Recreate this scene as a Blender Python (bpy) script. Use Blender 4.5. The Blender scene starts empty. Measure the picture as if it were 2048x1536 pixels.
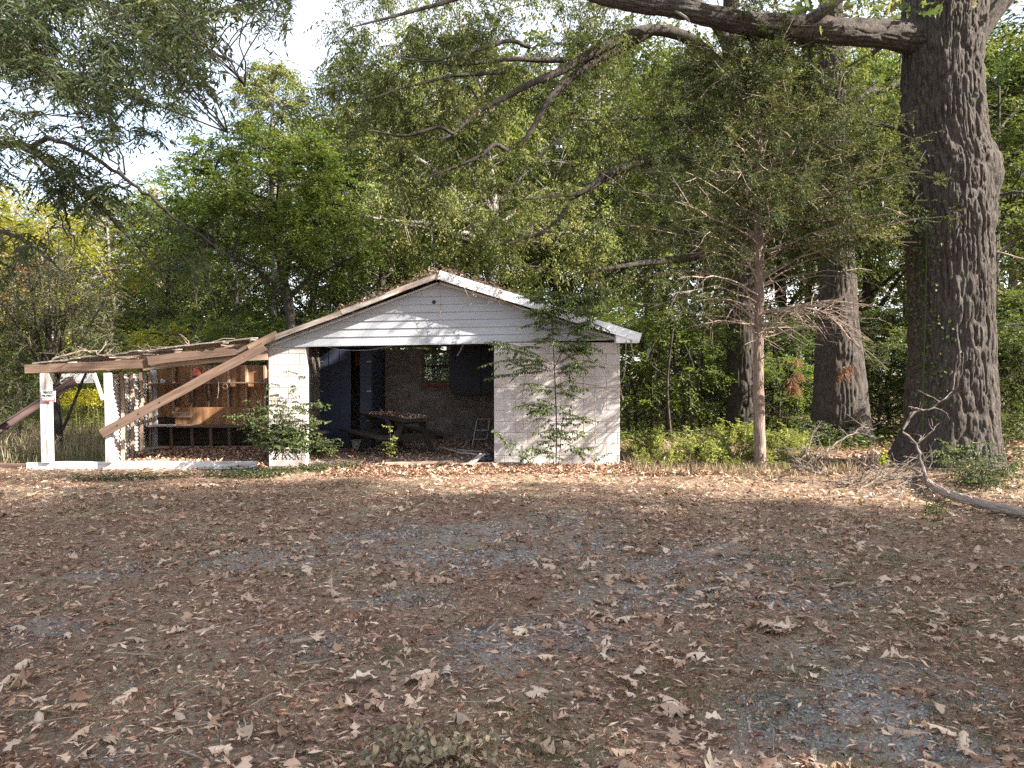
import bpy, math, random
import numpy as np
from mathutils import Vector, Matrix
R = math.radians
rng = np.random.default_rng(11)
random.seed(11)
scene = bpy.context.scene
COL = scene.collection

# ------------------------------------------------------------------ camera
F_PX = 1540.0
CAM_H = 1.65
PITCH = R(-0.86)
cam_d = bpy.data.cameras.new("camera")
cam_d.sensor_width = 36.0
cam_d.lens = 36.0 * F_PX / 2048.0
cam_d.clip_start = 0.05
cam_d.clip_end = 2000.0
cam = bpy.data.objects.new("camera", cam_d)
COL.objects.link(cam)
cam.location = (0, 0, CAM_H)
cam.rotation_euler = (R(90) + PITCH, 0, 0)
scene.camera = cam

# ------------------------------------------------------------------ sky and sun
SUN_EL = R(33.0)
SUN_AZ = R(68.0)          # measured from -Y (towards the camera) to +X (right)
SUN_V = Vector((math.cos(SUN_EL) * math.sin(SUN_AZ), -math.cos(SUN_EL) * math.cos(SUN_AZ), math.sin(SUN_EL)))
world = bpy.data.worlds.new("World")
scene.world = world
world.use_nodes = True
wn = world.node_tree
for n in list(wn.nodes):
    wn.nodes.remove(n)
w_out = wn.nodes.new("ShaderNodeOutputWorld")
w_bg = wn.nodes.new("ShaderNodeBackground")
w_bg.inputs["Strength"].default_value = 0.085
w_sky = wn.nodes.new("ShaderNodeTexSky")
w_sky.sky_type = 'NISHITA'
w_sky.sun_disc = False
w_sky.sun_elevation = SUN_EL
w_sky.sun_rotation = math.atan2(SUN_V.x, SUN_V.y)
w_sky.dust_density = 1.5
w_sky.air_density = 1.0
w_tc = wn.nodes.new("ShaderNodeTexCoord")
w_map = wn.nodes.new("ShaderNodeMapping")
w_map.inputs["Scale"].default_value = (1.0, 1.0, 3.0)
w_no = wn.nodes.new("ShaderNodeTexNoise")
w_no.inputs["Scale"].default_value = 2.2
w_no.inputs["Detail"].default_value = 5.0
w_rp = wn.nodes.new("ShaderNodeValToRGB")
w_rp.color_ramp.elements[0].position = 0.36
w_rp.color_ramp.elements[0].color = (0.25, 0.25, 0.25, 1)
w_rp.color_ramp.elements[1].position = 0.7
w_rp.color_ramp.elements[1].color = (0.85, 0.85, 0.85, 1)
w_mix = wn.nodes.new("ShaderNodeMixRGB")
w_mix.inputs["Color2"].default_value = (5.3, 5.3, 5.5, 1)
wn.links.new(w_tc.outputs["Generated"], w_map.inputs[0])
wn.links.new(w_map.outputs[0], w_no.inputs["Vector"])
wn.links.new(w_no.outputs["Fac"], w_rp.inputs[0])
wn.links.new(w_rp.outputs[0], w_mix.inputs["Fac"])
wn.links.new(w_sky.outputs[0], w_mix.inputs["Color1"])
wn.links.new(w_mix.outputs[0], w_bg.inputs["Color"])
wn.links.new(w_bg.outputs[0], w_out.inputs["Surface"])
sun_d = bpy.data.lights.new("sun", 'SUN')
sun_d.energy = 5.0
sun_d.angle = R(0.55)
sun_d.color = (1.0, 0.93, 0.83)
sun = bpy.data.objects.new("sun", sun_d)
COL.objects.link(sun)
sun.location = (20, -10, 25)
sun.rotation_euler = SUN_V.to_track_quat('Z', 'Y').to_euler()
scene.view_settings.view_transform = 'Standard'
scene.view_settings.look = 'None'
scene.view_settings.gamma = 1.0
scene.view_settings.use_curve_mapping = False
scene.view_settings.exposure = 2.3
scene.cycles.max_bounces = 6
scene.cycles.diffuse_bounces = 4
scene.cycles.transmission_bounces = 4
scene.cycles.use_denoising = False
scene.cycles.sample_clamp_indirect = 2.5

# ------------------------------------------------------------------ helpers
def P(px, py, Y):
    """the place at distance Y that shows at (px, py) of the photograph"""
    c, s = math.cos(PITCH), math.sin(PITCH)
    u = 768.0 - py
    dy = F_PX * c - u * s
    dz = F_PX * s + u * c
    k = Y / dy
    return Vector(((px - 1024.0) * k, Y, CAM_H + dz * k))

def G(x, y):
    x = np.asarray(x, float); y = np.asarray(y, float)
    g = 0.025 * np.sin(0.7 * x + 1) * np.cos(0.55 * y) + 0.012 * np.sin(2.1 * x + 0.6 * y) + 0.008 * np.sin(1.3 * x - 3.1 * y + 2)
    d2 = (x - 7.0) ** 2 + (y - 12.7) ** 2
    g = g + 0.22 * np.exp(-d2 / 2.2)
    w = np.clip((y - 19.0) / 30.0, 0, 1)
    return g + w * 0.5 * np.sin(x * 0.11)

def gp(px, py):
    """ground point under a pixel"""
    c, s = math.cos(PITCH), math.sin(PITCH)
    u = 768.0 - py
    k = -CAM_H / (F_PX * s + u * c)
    Y = (F_PX * c - u * s) * k
    X = (px - 1024.0) * k
    return Vector((X, Y, float(G(X, Y))))

def wl(o):
    v = Vector((0, 0, 0))
    while o is not None:
        v += o.location
        o = o.parent
    return v

def tag(o, label=None, cat=None, group=None, kind=None):
    if label: o["label"] = label
    if cat: o["category"] = cat
    if group: o["group"] = group
    if kind: o["kind"] = kind
    return o

def thing(name, label, cat, loc=(0, 0, 0), group=None, kind=None):
    o = bpy.data.objects.new(name, None)
    o.empty_display_size = 0.2
    COL.objects.link(o)
    o.location = loc
    return tag(o, label, cat, group, kind)

def npmesh(name, V, Fs, tint=None, smooth=False, mats=(), mi=None):
    V = np.ascontiguousarray(V, dtype=np.float32).reshape(-1, 3)
    if isinstance(Fs, np.ndarray):
        Fs = [Fs]
    Fs = [np.asarray(f, dtype=np.int32) for f in Fs if len(f)]
    me = bpy.data.meshes.new(name)
    me.vertices.add(len(V))
    me.vertices.foreach_set("co", V.ravel())
    loops = np.concatenate([f.ravel() for f in Fs])
    counts = np.concatenate([np.full(len(f), f.shape[1], np.int32) for f in Fs])
    starts = np.concatenate([[0], np.cumsum(counts)[:-1]]).astype(np.int32)
    me.loops.add(len(loops))
    me.loops.foreach_set("vertex_index", loops)
    me.polygons.add(len(counts))
    me.polygons.foreach_set("loop_start", starts)
    me.update(calc_edges=True)
    me.validate()
    if tint is not None:
        a = me.attributes.new("tint", 'FLOAT', 'FACE')
        t = np.ascontiguousarray(tint, dtype=np.float32)
        if len(t) == len(me.polygons):
            a.data.foreach_set("value", t)
    for m in mats:
        me.materials.append(m)
    if mi is not None and len(mi) == len(me.polygons):
        me.polygons.foreach_set("material_index", np.ascontiguousarray(mi, dtype=np.int32))
    me.polygons.foreach_set("use_smooth", np.full(len(me.polygons), bool(smooth)))
    return me

def link(name, me, parent=None, loc=(0, 0, 0)):
    o = bpy.data.objects.new(name, me)
    COL.objects.link(o)
    if parent is not None:
        o.parent = parent
    o.location = loc
    return o

class MB:
    """collects world-space shapes, builds ONE mesh object"""
    def __init__(self):
        self.V = []; self.F4 = []; self.F3 = []; self.T4 = []; self.T3 = []; self.n = 0
    def add(self, V, F, t=None):
        V = np.asarray(V, float).reshape(-1, 3); F = np.asarray(F, int)
        self.V.append(V)
        tt = np.full(len(F), random.random()) if t is None else np.broadcast_to(np.asarray(t, float), (len(F),))
        if F.shape[1] == 4:
            self.F4.append(F + self.n); self.T4.append(tt)
        else:
            self.F3.append(F + self.n); self.T3.append(tt)
        self.n += len(V)
        return self
    def box(self, c, s, rot=None, t=None):
        x, y, z = [k / 2 for k in s]
        V = np.array([(-x, -y, -z), (x, -y, -z), (x, y, -z), (-x, y, -z), (-x, -y, z), (x, -y, z), (x, y, z), (-x, y, z)])
        if rot is not None:
            V = V @ np.array(rot.to_3x3()).T
        self.add(V + np.array(c), [(0, 3, 2, 1), (4, 5, 6, 7), (0, 1, 5, 4), (1, 2, 6, 5), (2, 3, 7, 6), (3, 0, 4, 7)], t)
        return self
    def beam(self, p0, p1, w, h, up=(0, 0, 1), t=None):
        """w across, h along up"""
        p0 = Vector(p0); p1 = Vector(p1); d = (p1 - p0)
        x = d.normalized(); u = Vector(up); y = u.cross(x).normalized(); z = x.cross(y)
        M = Matrix((x, y, z)).transposed()
        return self.box((p0 + p1) / 2, (d.length, w, h), M, t)
    def tube(self, pts, rad, sides=6, t=None, cap=True):
        pts = np.array([tuple(p) for p in pts], float); n = len(pts)
        rad = np.broadcast_to(np.asarray(rad, float), (n,)) if np.ndim(rad) else np.full(n, rad)
        T = np.gradient(pts, axis=0); T /= np.linalg.norm(T, axis=1)[:, None] + 1e-9
        ref = np.array([0, 0, 1.0]) if abs(T[:, 2]).mean() < 0.8 else np.array([1.0, 0, 0])
        A = np.cross(T, ref); A /= np.linalg.norm(A, axis=1)[:, None] + 1e-9
        B = np.cross(T, A)
        th = np.linspace(0, 2 * np.pi, sides, endpoint=False)
        V = pts[:, None] + rad[:, None, None] * (np.cos(th)[None, :, None] * A[:, None] + np.sin(th)[None, :, None] * B[:, None])
        i = np.arange(n - 1)[:, None] * sides; j = np.arange(sides)[None]; k = (j + 1) % sides
        F = np.stack([i + j, i + k, i + k + sides, i + j + sides], -1).reshape(-1, 4)
        tt = random.random() if t is None else t
        n0 = self.n
        self.add(V.reshape(-1, 3), F, tt)
        if cap and sides > 3:
            a = list(range(sides))
            C = []
            for base in (0, (n - 1) * sides):
                for q in range(1, sides - 1):
                    C.append((n0 + base, n0 + base + q, n0 + base + q + 1))
            self.F3.append(np.array(C)); self.T3.append(np.full(len(C), tt))
        return self
    def poly_prism(self, pts, dvec, t=None):
        """convex polygon pts (list of 3-vectors) extruded by dvec"""
        n = len(pts); V = [tuple(p) for p in pts] + [tuple(Vector(p) + Vector(dvec)) for p in pts]
        T3 = []
        for k in range(1, n - 1):
            T3.append((0, k, k + 1)); T3.append((n, n + k + 1, n + k))
        Q = [(k, n + k, n + (k + 1) % n, (k + 1) % n) for k in range(n)]
        tt = random.random() if t is None else t
        n0 = self.n
        self.add(V, T3, tt)
        self.F4.append(np.array(Q) + n0); self.T4.append(np.full(len(Q), tt))
        return self
    def build(self, name, mat, parent=None, origin=None, smooth=False):
        V = np.concatenate(self.V)
        Fs = []; T = []
        if self.F4: Fs.append(np.concatenate(self.F4)); T.append(np.concatenate(self.T4))
        if self.F3: Fs.append(np.concatenate(self.F3)); T.append(np.concatenate(self.T3))
        pw = wl(parent) if parent is not None else Vector((0, 0, 0))
        if origin is None:
            origin = pw if parent is not None else Vector(((V[:, 0].min() + V[:, 0].max()) / 2, (V[:, 1].min() + V[:, 1].max()) / 2, V[:, 2].min()))
        origin = Vector(origin)
        me = npmesh(name, V - np.array(origin), Fs, np.concatenate(T), smooth, [mat] if mat else [])
        return link(name, me, parent, origin - pw)

def board(name, p0, p1, w, h, mat, parent=None, up=(0, 0, 1), bev=0.004):
    """one plank as its own object, local X along its length"""
    p0 = Vector(p0); p1 = Vector(p1); d = p1 - p0; L = d.length
    x = d.normalized(); u = Vector(up); y = u.cross(x).normalized(); z = x.cross(y)
    M = Matrix((x, y, z)).transposed().to_4x4()
    hx, hy, hz = L / 2, w / 2, h / 2; b = min(bev, hy * .4, hz * .4)
    prof = [(-hy + b, -hz), (hy - b, -hz), (hy, -hz + b), (hy, hz - b), (hy - b, hz), (-hy + b, hz), (-hy, hz - b), (-hy, -hz + b)]
    nseg = max(1, min(6, int(L / 0.5)))
    V = []
    rr = random.Random(hash((round(p0.x, 2), round(p1.z, 2), round(L, 2))) & 0xffff)
    for k in range(nseg + 1):
        xx = -hx + L * k / nseg
        jy, jz = rr.uniform(-1, 1) * min(.012, .0025 * L), rr.uniform(-1, 1) * min(.016, .004 * L)
        V += [(xx, a + jy, c + jz) for a, c in prof]
    F = []
    for k in range(nseg):
        for q in range(8):
            r = (q + 1) % 8
            F.append((k * 8 + q, (k + 1) * 8 + q, (k + 1) * 8 + r, k * 8 + r))
    T3 = []
    e = nseg * 8
    for q in range(1, 7):
        T3.append((0, q, q + 1)); T3.append((e, e + q + 1, e + q))
    me = npmesh(name, np.array(V), [np.array(F), np.array(T3)], None, False, [mat])
    pw = wl(parent) if parent is not None else Vector((0, 0, 0))
    o = link(name, me, parent)
    M.translation = (p0 + p1) / 2 - pw
    o.matrix_local = M
    return o

def vnoise(u, v, pu=None, seed=0):
    """2-D value noise, optional period pu along u"""
    r = np.random.default_rng(seed); NN = 512
    L = r.random((NN, NN))
    iu = np.floor(u).astype(int); iv = np.floor(v).astype(int)
    fu = u - iu; fv = v - iv
    fu = fu * fu * (3 - 2 * fu); fv = fv * fv * (3 - 2 * fv)
    w = (lambda a: a % pu) if pu else (lambda a: a % NN)
    a = L[w(iu) % NN, iv % NN]; b = L[w(iu + 1) % NN, iv % NN]; c = L[w(iu) % NN, (iv + 1) % NN]; d = L[w(iu + 1) % NN, (iv + 1) % NN]
    return (a * (1 - fu) + b * fu) * (1 - fv) + (c * (1 - fu) + d * fu) * fv

# ------------------------------------------------------------------ materials
def nodes(name):
    m = bpy.data.materials.new(name); m.use_nodes = True
    nt = m.node_tree
    for n in list(nt.nodes): nt.nodes.remove(n)
    out = nt.nodes.new("ShaderNodeOutputMaterial")
    return m, nt, out

def ramp(nt, stops, fac):
    r = nt.nodes.new("ShaderNodeValToRGB")
    while len(r.color_ramp.elements) < len(stops): r.color_ramp.elements.new(0.5)
    for e, (p, c) in zip(r.color_ramp.elements, stops):
        e.position = p; e.color = (c[0], c[1], c[2], 1)
    nt.links.new(fac, r.inputs[0])
    return r.outputs[0]

def pmat(name, cols, scale=8.0, stretch=(1, 1, 1), rough=0.85, bump=0.3, detail=6, dirt=None, dirt_scale=1.5, dirt_amt=(0.45, 0.7), rnd=0.0, metal=0.0, spec=0.3, bdist=0.02, fine=None):
    """noise-mixed surface: cols are ramp stops; dirt = colour laid in blotches; rnd = per-object lightness spread"""
    m, nt, out = nodes(name)
    b = nt.nodes.new("ShaderNodeBsdfPrincipled")
    b.inputs["Roughness"].default_value = rough; b.inputs["Metallic"].default_value = metal
    b.inputs["Specular IOR Level"].default_value = spec
    tc = nt.nodes.new("ShaderNodeTexCoord"); mp = nt.nodes.new("ShaderNodeMapping")
    mp.inputs["Scale"].default_value = stretch
    nt.links.new(tc.outputs["Object"], mp.inputs[0])
    oi = nt.nodes.new("ShaderNodeObjectInfo")
    va = nt.nodes.new("ShaderNodeVectorMath"); va.operation = 'ADD'
    sc_ = nt.nodes.new("ShaderNodeVectorMath"); sc_.operation = 'SCALE'; sc_.inputs[0].default_value = (13, 7, 19)
    nt.links.new(oi.outputs["Random"], sc_.inputs["Scale"])
    nt.links.new(mp.outputs[0], va.inputs[0]); nt.links.new(sc_.outputs[0], va.inputs[1])
    n1 = nt.nodes.new("ShaderNodeTexNoise"); n1.inputs["Scale"].default_value = scale; n1.inputs["Detail"].default_value = detail; n1.inputs["Roughness"].default_value = 0.65
    nt.links.new(va.outputs[0], n1.inputs["Vector"])
    k = len(cols)
    c = ramp(nt, [(0.3 + 0.4 * i / max(1, k - 1), cc) for i, cc in enumerate(cols)], n1.outputs["Fac"])
    if dirt:
        n2 = nt.nodes.new("ShaderNodeTexNoise"); n2.inputs["Scale"].default_value = dirt_scale; n2.inputs["Detail"].default_value = 8; n2.inputs["Roughness"].default_value = 0.7
        nt.links.new(va.outputs[0], n2.inputs["Vector"])
        f = ramp(nt, [(dirt_amt[0], (0, 0, 0)), (dirt_amt[1], (1, 1, 1))], n2.outputs["Fac"])
        mx = nt.nodes.new("ShaderNodeMixRGB"); mx.inputs["Color2"].default_value = (*dirt, 1)
        nt.links.new(f, mx.inputs["Fac"]); nt.links.new(c, mx.inputs["Color1"]); c = mx.outputs[0]
    if rnd:
        hs = nt.nodes.new("ShaderNodeHueSaturation")
        mr = nt.nodes.new("ShaderNodeMapRange"); mr.inputs["To Min"].default_value = 1 - rnd; mr.inputs["To Max"].default_value = 1 + rnd
        nt.links.new(oi.outputs["Random"], mr.inputs["Value"]); nt.links.new(mr.outputs[0], hs.inputs["Value"])
        nt.links.new(c, hs.inputs["Color"]); c = hs.outputs[0]
    nt.links.new(c, b.inputs["Base Color"])
    if bump:
        bp = nt.nodes.new("ShaderNodeBump"); bp.inputs["Strength"].default_value = bump; bp.inputs["Distance"].default_value = bdist
        src = n1.outputs["Fac"]
        if fine:
            n3 = nt.nodes.new("ShaderNodeTexNoise"); n3.inputs["Scale"].default_value = fine; n3.inputs["Detail"].default_value = 4
            nt.links.new(va.outputs[0], n3.inputs["Vector"]); src = n3.outputs["Fac"]
        nt.links.new(src, bp.inputs["Height"]); nt.links.new(bp.outputs[0], b.inputs["Normal"])
    nt.links.new(b.outputs[0], out.inputs[0])
    return m

def leafmat(name, cols, trans=0.35, rough=0.55, spec=0.25, tcol=1.35, rnd=0.12):
    """cols: colours across the per-leaf tint"""
    m, nt, out = nodes(name)
    at = nt.nodes.new("ShaderNodeAttribute"); at.attribute_name = "tint"
    k = len(cols)
    c = ramp(nt, [(i / max(1, k - 1), cc) for i, cc in enumerate(cols)], at.outputs["Fac"])
    oi = nt.nodes.new("ShaderNodeObjectInfo")
    hs = nt.nodes.new("ShaderNodeHueSaturation"); mr = nt.nodes.new("ShaderNodeMapRange")
    mr.inputs["To Min"].default_value = 1 - rnd; mr.inputs["To Max"].default_value = 1 + rnd
    nt.links.new(oi.outputs["Random"], mr.inputs["Value"]); nt.links.new(mr.outputs[0], hs.inputs["Value"]); nt.links.new(c, hs.inputs["Color"])
    b = nt.nodes.new("ShaderNodeBsdfPrincipled"); b.inputs["Roughness"].default_value = rough; b.inputs["Specular IOR Level"].default_value = spec
    nt.links.new(hs.outputs[0], b.inputs["Base Color"])
    if trans > 0:
        t = nt.nodes.new("ShaderNodeBsdfTranslucent")
        g = nt.nodes.new("ShaderNodeMixRGB"); g.blend_type = 'MULTIPLY'; g.inputs["Fac"].default_value = 1
        g.inputs["Color2"].default_value = (tcol * 1.05, tcol * 1.1, tcol * 0.6, 1)
        nt.links.new(hs.outputs[0], g.inputs["Color1"]); nt.links.new(g.outputs[0], t.inputs["Color"])
        mx = nt.nodes.new("ShaderNodeMixShader"); mx.inputs[0].default_value = trans
        nt.links.new(b.outputs[0], mx.inputs[1]); nt.links.new(t.outputs[0], mx.inputs[2]); nt.links.new(mx.outputs[0], out.inputs[0])
    else:
        nt.links.new(b.outputs[0], out.inputs[0])
    return m

M = {}
M['white_block'] = pmat("white_painted_block", [(0.40, 0.36, 0.345), (0.47, 0.43, 0.41), (0.53, 0.49, 0.47)], scale=9, rough=.9, bump=.5, dirt=(0.27, 0.21, 0.165), dirt_scale=1.8, dirt_amt=(.48, .78), rnd=.025, fine=90, bdist=.006)
M['mortar'] = pmat("mortar", [(0.39, 0.35, 0.335), (0.46, 0.42, 0.40)], scale=20, bump=.4, bdist=.005)
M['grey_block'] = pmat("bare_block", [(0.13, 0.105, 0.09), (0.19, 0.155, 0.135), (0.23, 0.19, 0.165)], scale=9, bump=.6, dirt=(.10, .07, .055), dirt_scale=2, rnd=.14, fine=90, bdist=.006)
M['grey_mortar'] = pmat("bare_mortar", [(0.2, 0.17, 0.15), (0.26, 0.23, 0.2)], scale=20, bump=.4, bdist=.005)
M['siding'] = pmat("white_siding", [(0.32, 0.33, 0.355), (0.385, 0.395, 0.42)], scale=3, stretch=(.4, 1, 3), rough=.5, bump=.15, dirt=(0.30, 0.29, 0.27), dirt_scale=2.6, dirt_amt=(.5, .8), rnd=.03, bdist=.003)
M['white_paint'] = pmat("weathered_white_paint", [(0.40, 0.40, 0.41), (0.51, 0.51, 0.52), (0.58, 0.58, 0.58)], scale=5, stretch=(.25, 2, 2), rough=.7, bump=.3, dirt=(0.24, 0.19, 0.15), dirt_scale=5, dirt_amt=(.50, .62), rnd=.05, bdist=.003)
M['fascia'] = pmat("white_metal_fascia", [(0.66, 0.67, 0.70), (0.76, 0.77, 0.79)], scale=4, rough=.45, bump=.15, dirt=(0.30, 0.26, 0.22), dirt_scale=7, dirt_amt=(.60, .72), bdist=.003)
M['old_wood'] = pmat("old_brown_wood", [(0.065, 0.038, 0.027), (0.13, 0.082, 0.058), (0.20, 0.138, 0.10)], scale=5, stretch=(.35, 6, 6), rough=.85, bump=.5, rnd=.22, dirt=(.08, .055, .042), dirt_scale=1.2, bdist=.004)
M['pale_wood'] = pmat("pale_weathered_wood", [(0.24, 0.16, 0.11), (0.38, 0.27, 0.19), (0.46, 0.34, 0.26)], scale=5, stretch=(.35, 6, 6), rough=.85, bump=.5, rnd=.18, dirt=(.16, .11, .085), dirt_scale=1.6, bdist=.004)
M['grey_wood'] = pmat("grey_weathered_wood", [(0.13, 0.105, 0.088), (0.22, 0.18, 0.155), (0.30, 0.26, 0.23)], scale=5, stretch=(.35, 6, 6), rough=.9, bump=.5, rnd=.15, bdist=.004)
M['plywood'] = pmat("brown_plywood", [(0.18, 0.085, 0.038), (0.30, 0.155, 0.075), (0.38, 0.21, 0.11)], scale=3, stretch=(3, 3, .5), rough=.8, bump=.2, dirt=(.06, .035, .022), dirt_scale=1.6, rnd=.2, bdist=.003)
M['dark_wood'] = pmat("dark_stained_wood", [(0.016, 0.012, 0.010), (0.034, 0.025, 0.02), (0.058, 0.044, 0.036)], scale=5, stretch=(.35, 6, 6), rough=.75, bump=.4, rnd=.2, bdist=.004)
M['rotten'] = pmat("rotten_board", [(0.14, 0.11, 0.09), (0.30, 0.25, 0.21), (0.5, 0.47, 0.44)], scale=6, stretch=(.5, 3, 3), rough=.95, bump=.6, bdist=.006)
M['navy'] = pmat("navy_paint", [(0.022, 0.028, 0.048), (0.034, 0.042, 0.068)], scale=3, rough=.5, bump=.1, dirt=(.06, .06, .07), dirt_scale=3, dirt_amt=(.6, .85), bdist=.002)
M['black'] = pmat("dark_cabinet_paint", [(0.012, 0.014, 0.022), (0.02, 0.022, 0.032)], scale=3, rough=.55, bump=.1, bdist=.002)
M['tin'] = pmat("corrugated_metal", [(0.50, 0.49, 0.48), (0.66, 0.65, 0.64)], scale=3, rough=.5, bump=.1, dirt=(.26, .17, .12), dirt_scale=4, dirt_amt=(.56, .7), metal=.25, bdist=.002)
M['steel'] = pmat("dull_steel", [(0.20, 0.20, 0.20), (0.32, 0.32, 0.32)], scale=12, rough=.45, metal=.6, bump=0)
M['gutter'] = pmat("maroon_metal", [(0.045, 0.026, 0.024), (0.07, 0.042, 0.038)], scale=4, rough=.45, bump=.1, bdist=.003)
M['orange'] = pmat("orange_red_cloth", [(0.42, 0.09, 0.05), (0.58, 0.16, 0.09)], scale=14, rough=.8, bump=.3, bdist=.004)
M['sign_white'] = pmat("sign_white", [(0.74, 0.74, 0.74), (0.8, 0.8, 0.8)], scale=5, rough=.4, bump=0)
M['sign_red'] = pmat("sign_red", [(0.42, 0.045, 0.045), (0.5, 0.06, 0.06)], scale=5, rough=.4, bump=0)
M['sign_black'] = pmat("sign_black", [(0.02, 0.02, 0.02), (0.03, 0.03, 0.03)], scale=5, rough=.5, bump=0)
M['red_brick'] = pmat("red_brick", [(0.15, 0.05, 0.035), (0.22, 0.08, 0.055)], scale=20, bump=.4, rnd=.15, bdist=.004)
M['plastic_white'] = pmat("dirty_white_plastic", [(0.36, 0.37, 0.40), (0.5, 0.51, 0.54)], scale=6, rough=.5, bump=0, dirt=(.2, .16, .12), dirt_scale=5)
M['black_bag'] = pmat("black_plastic_bag", [(0.015, 0.016, 0.02), (0.03, 0.032, 0.04)], scale=5, rough=.28, bump=.8, spec=.6, bdist=.02)
M['wire'] = pmat("grey_wire", [(0.3, 0.3, 0.3), (0.4, 0.4, 0.4)], scale=5, bump=0)
M['roofing'] = pmat("roofing_felt", [(0.07, 0.06, 0.055), (0.12, 0.10, 0.09)], scale=14, bump=.6, bdist=.006)
M['bark'] = pmat("oak_bark", [(0.020, 0.016, 0.0135), (0.056, 0.046, 0.039), (0.115, 0.096, 0.084)], scale=16, stretch=(2.2, 2.2, .5), rough=.95, bump=.9, dirt=(.085, .08, .068), dirt_scale=1.6, dirt_amt=(.5,.8), bdist=.03, fine=55)
M['bark_dark'] = pmat("dark_bark", [(0.016, 0.013, 0.011), (0.038, 0.031, 0.026), (0.075, 0.062, 0.053)], scale=9, stretch=(3, 3, .6), rough=.95, bump=.9, bdist=.02)
M['bark_grey'] = pmat("grey_bark", [(0.10, 0.09, 0.08), (0.18, 0.165, 0.15), (0.25, 0.23, 0.215)], scale=7, stretch=(2, 2, .8), rough=.95, bump=.6, bdist=.015)
M['cedar_bark'] = pmat("cedar_bark", [(0.08, 0.052, 0.040), (0.17, 0.122, 0.098), (0.32, 0.255, 0.21)], scale=9, stretch=(7, 7, .5), rough=.95, bump=.9, bdist=.015)
M['dead_wood'] = pmat("dead_branch_wood", [(0.13, 0.095, 0.072), (0.24, 0.185, 0.145), (0.36, 0.295, 0.24)], scale=14, stretch=(1, 1, 1), rough=.95, bump=.5, bdist=.006)
M['brush_wood'] = pmat("fallen_branch_bark", [(0.07, 0.055, 0.045), (0.125, 0.10, 0.085), (0.25, 0.215, 0.185)], scale=9, rough=.95, bump=.6, bdist=.006)
M['pole_wood'] = pmat("utility_pole_wood", [(0.14, 0.10, 0.075), (0.24, 0.18, 0.14)], scale=6, stretch=(6, 6, .4), bump=.4, bdist=.01)
M['lf_oak'] = leafmat("leaf_oak", [(0.032, 0.046, 0.014), (0.062, 0.082, 0.022), (0.115, 0.13, 0.04), (0.17, 0.14, 0.05)], trans=.3)
M['lf_green'] = leafmat("leaf_green", [(0.052, 0.078, 0.018), (0.088, 0.125, 0.026), (0.135, 0.17, 0.038), (0.20, 0.20, 0.05)], trans=.42)
M['lf_deep'] = leafmat("leaf_deep_green", [(0.025, 0.046, 0.012), (0.054, 0.078, 0.022), (0.10, 0.122, 0.036), (0.17, 0.165, 0.05)], trans=.34)
M['lf_yellow'] = leafmat("leaf_yellow_green", [(0.12, 0.15, 0.025), (0.20, 0.22, 0.035), (0.32, 0.29, 0.05), (0.34, 0.20, 0.06)], trans=.45)
M['lf_pale'] = leafmat("leaf_pale_olive", [(0.075, 0.10, 0.032), (0.13, 0.155, 0.05), (0.20, 0.215, 0.075), (0.27, 0.21, 0.09)], trans=.35)
M['lf_willow'] = leafmat("leaf_willow_oak", [(0.022, 0.036, 0.016), (0.040, 0.058, 0.025), (0.07, 0.09, 0.04), (0.12, 0.12, 0.045)], trans=.3)
M['lf_cedar'] = leafmat("cedar_needles", [(0.020, 0.030, 0.013), (0.042, 0.056, 0.022), (0.09, 0.10, 0.038), (0.16, 0.145, 0.06)], trans=.25, rough=.75)
M['lf_privet'] = leafmat("leaf_privet", [(0.04, 0.062, 0.02), (0.07, 0.10, 0.03), (0.11, 0.14, 0.042), (0.17, 0.18, 0.055)], trans=.3)
M['lf_weed'] = leafmat("leaf_weed", [(0.09, 0.12, 0.03), (0.17, 0.20, 0.045), (0.28, 0.28, 0.08), (0.38, 0.32, 0.12)], trans=.4)
M['lf_russet'] = leafmat("needles_russet", [(0.20, 0.09, 0.045), (0.30, 0.13, 0.06)], trans=.2)
M['lf_gold'] = leafmat("goldenrod_flower", [(0.40, 0.33, 0.03), (0.55, 0.48, 0.05)], trans=.4)
M['lf_dry'] = leafmat("dry_oak_leaf", [(0.15, 0.078, 0.048), (0.26, 0.155, 0.10), (0.37, 0.25, 0.175), (0.45, 0.335, 0.25), (0.54, 0.435, 0.34)], trans=.12, rough=.8, rnd=.25)
M['lf_litter'] = leafmat("small_leaf_litter", [(0.07, 0.035, 0.024), (0.18, 0.09, 0.058), (0.31, 0.175, 0.115), (0.46, 0.31, 0.215), (0.66, 0.51, 0.38)], trans=.08, rough=.9)
M['grass_dry'] = leafmat("dry_grass", [(0.15, 0.11, 0.07), (0.24, 0.185, 0.12), (0.32, 0.26, 0.17)], trans=.2)
M['grass_green'] = leafmat("green_grass", [(0.06, 0.075, 0.03), (0.10, 0.115, 0.045), (0.18, 0.17, 0.08)], trans=.3)
M['gravel'] = leafmat("blue_grey_gravel", [(0.10, 0.094, 0.088), (0.18, 0.17, 0.16), (0.27, 0.255, 0.24), (0.42, 0.40, 0.37)], trans=0, rough=.95, spec=.02)
# ------------------------------------------------------------------ foliage tools
def unit(a):
    return a / (np.linalg.norm(a, axis=-1, keepdims=True) + 1e-9)

def rand_dir(n, r=None):
    return unit((r or rng).normal(size=(n, 3)))

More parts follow.
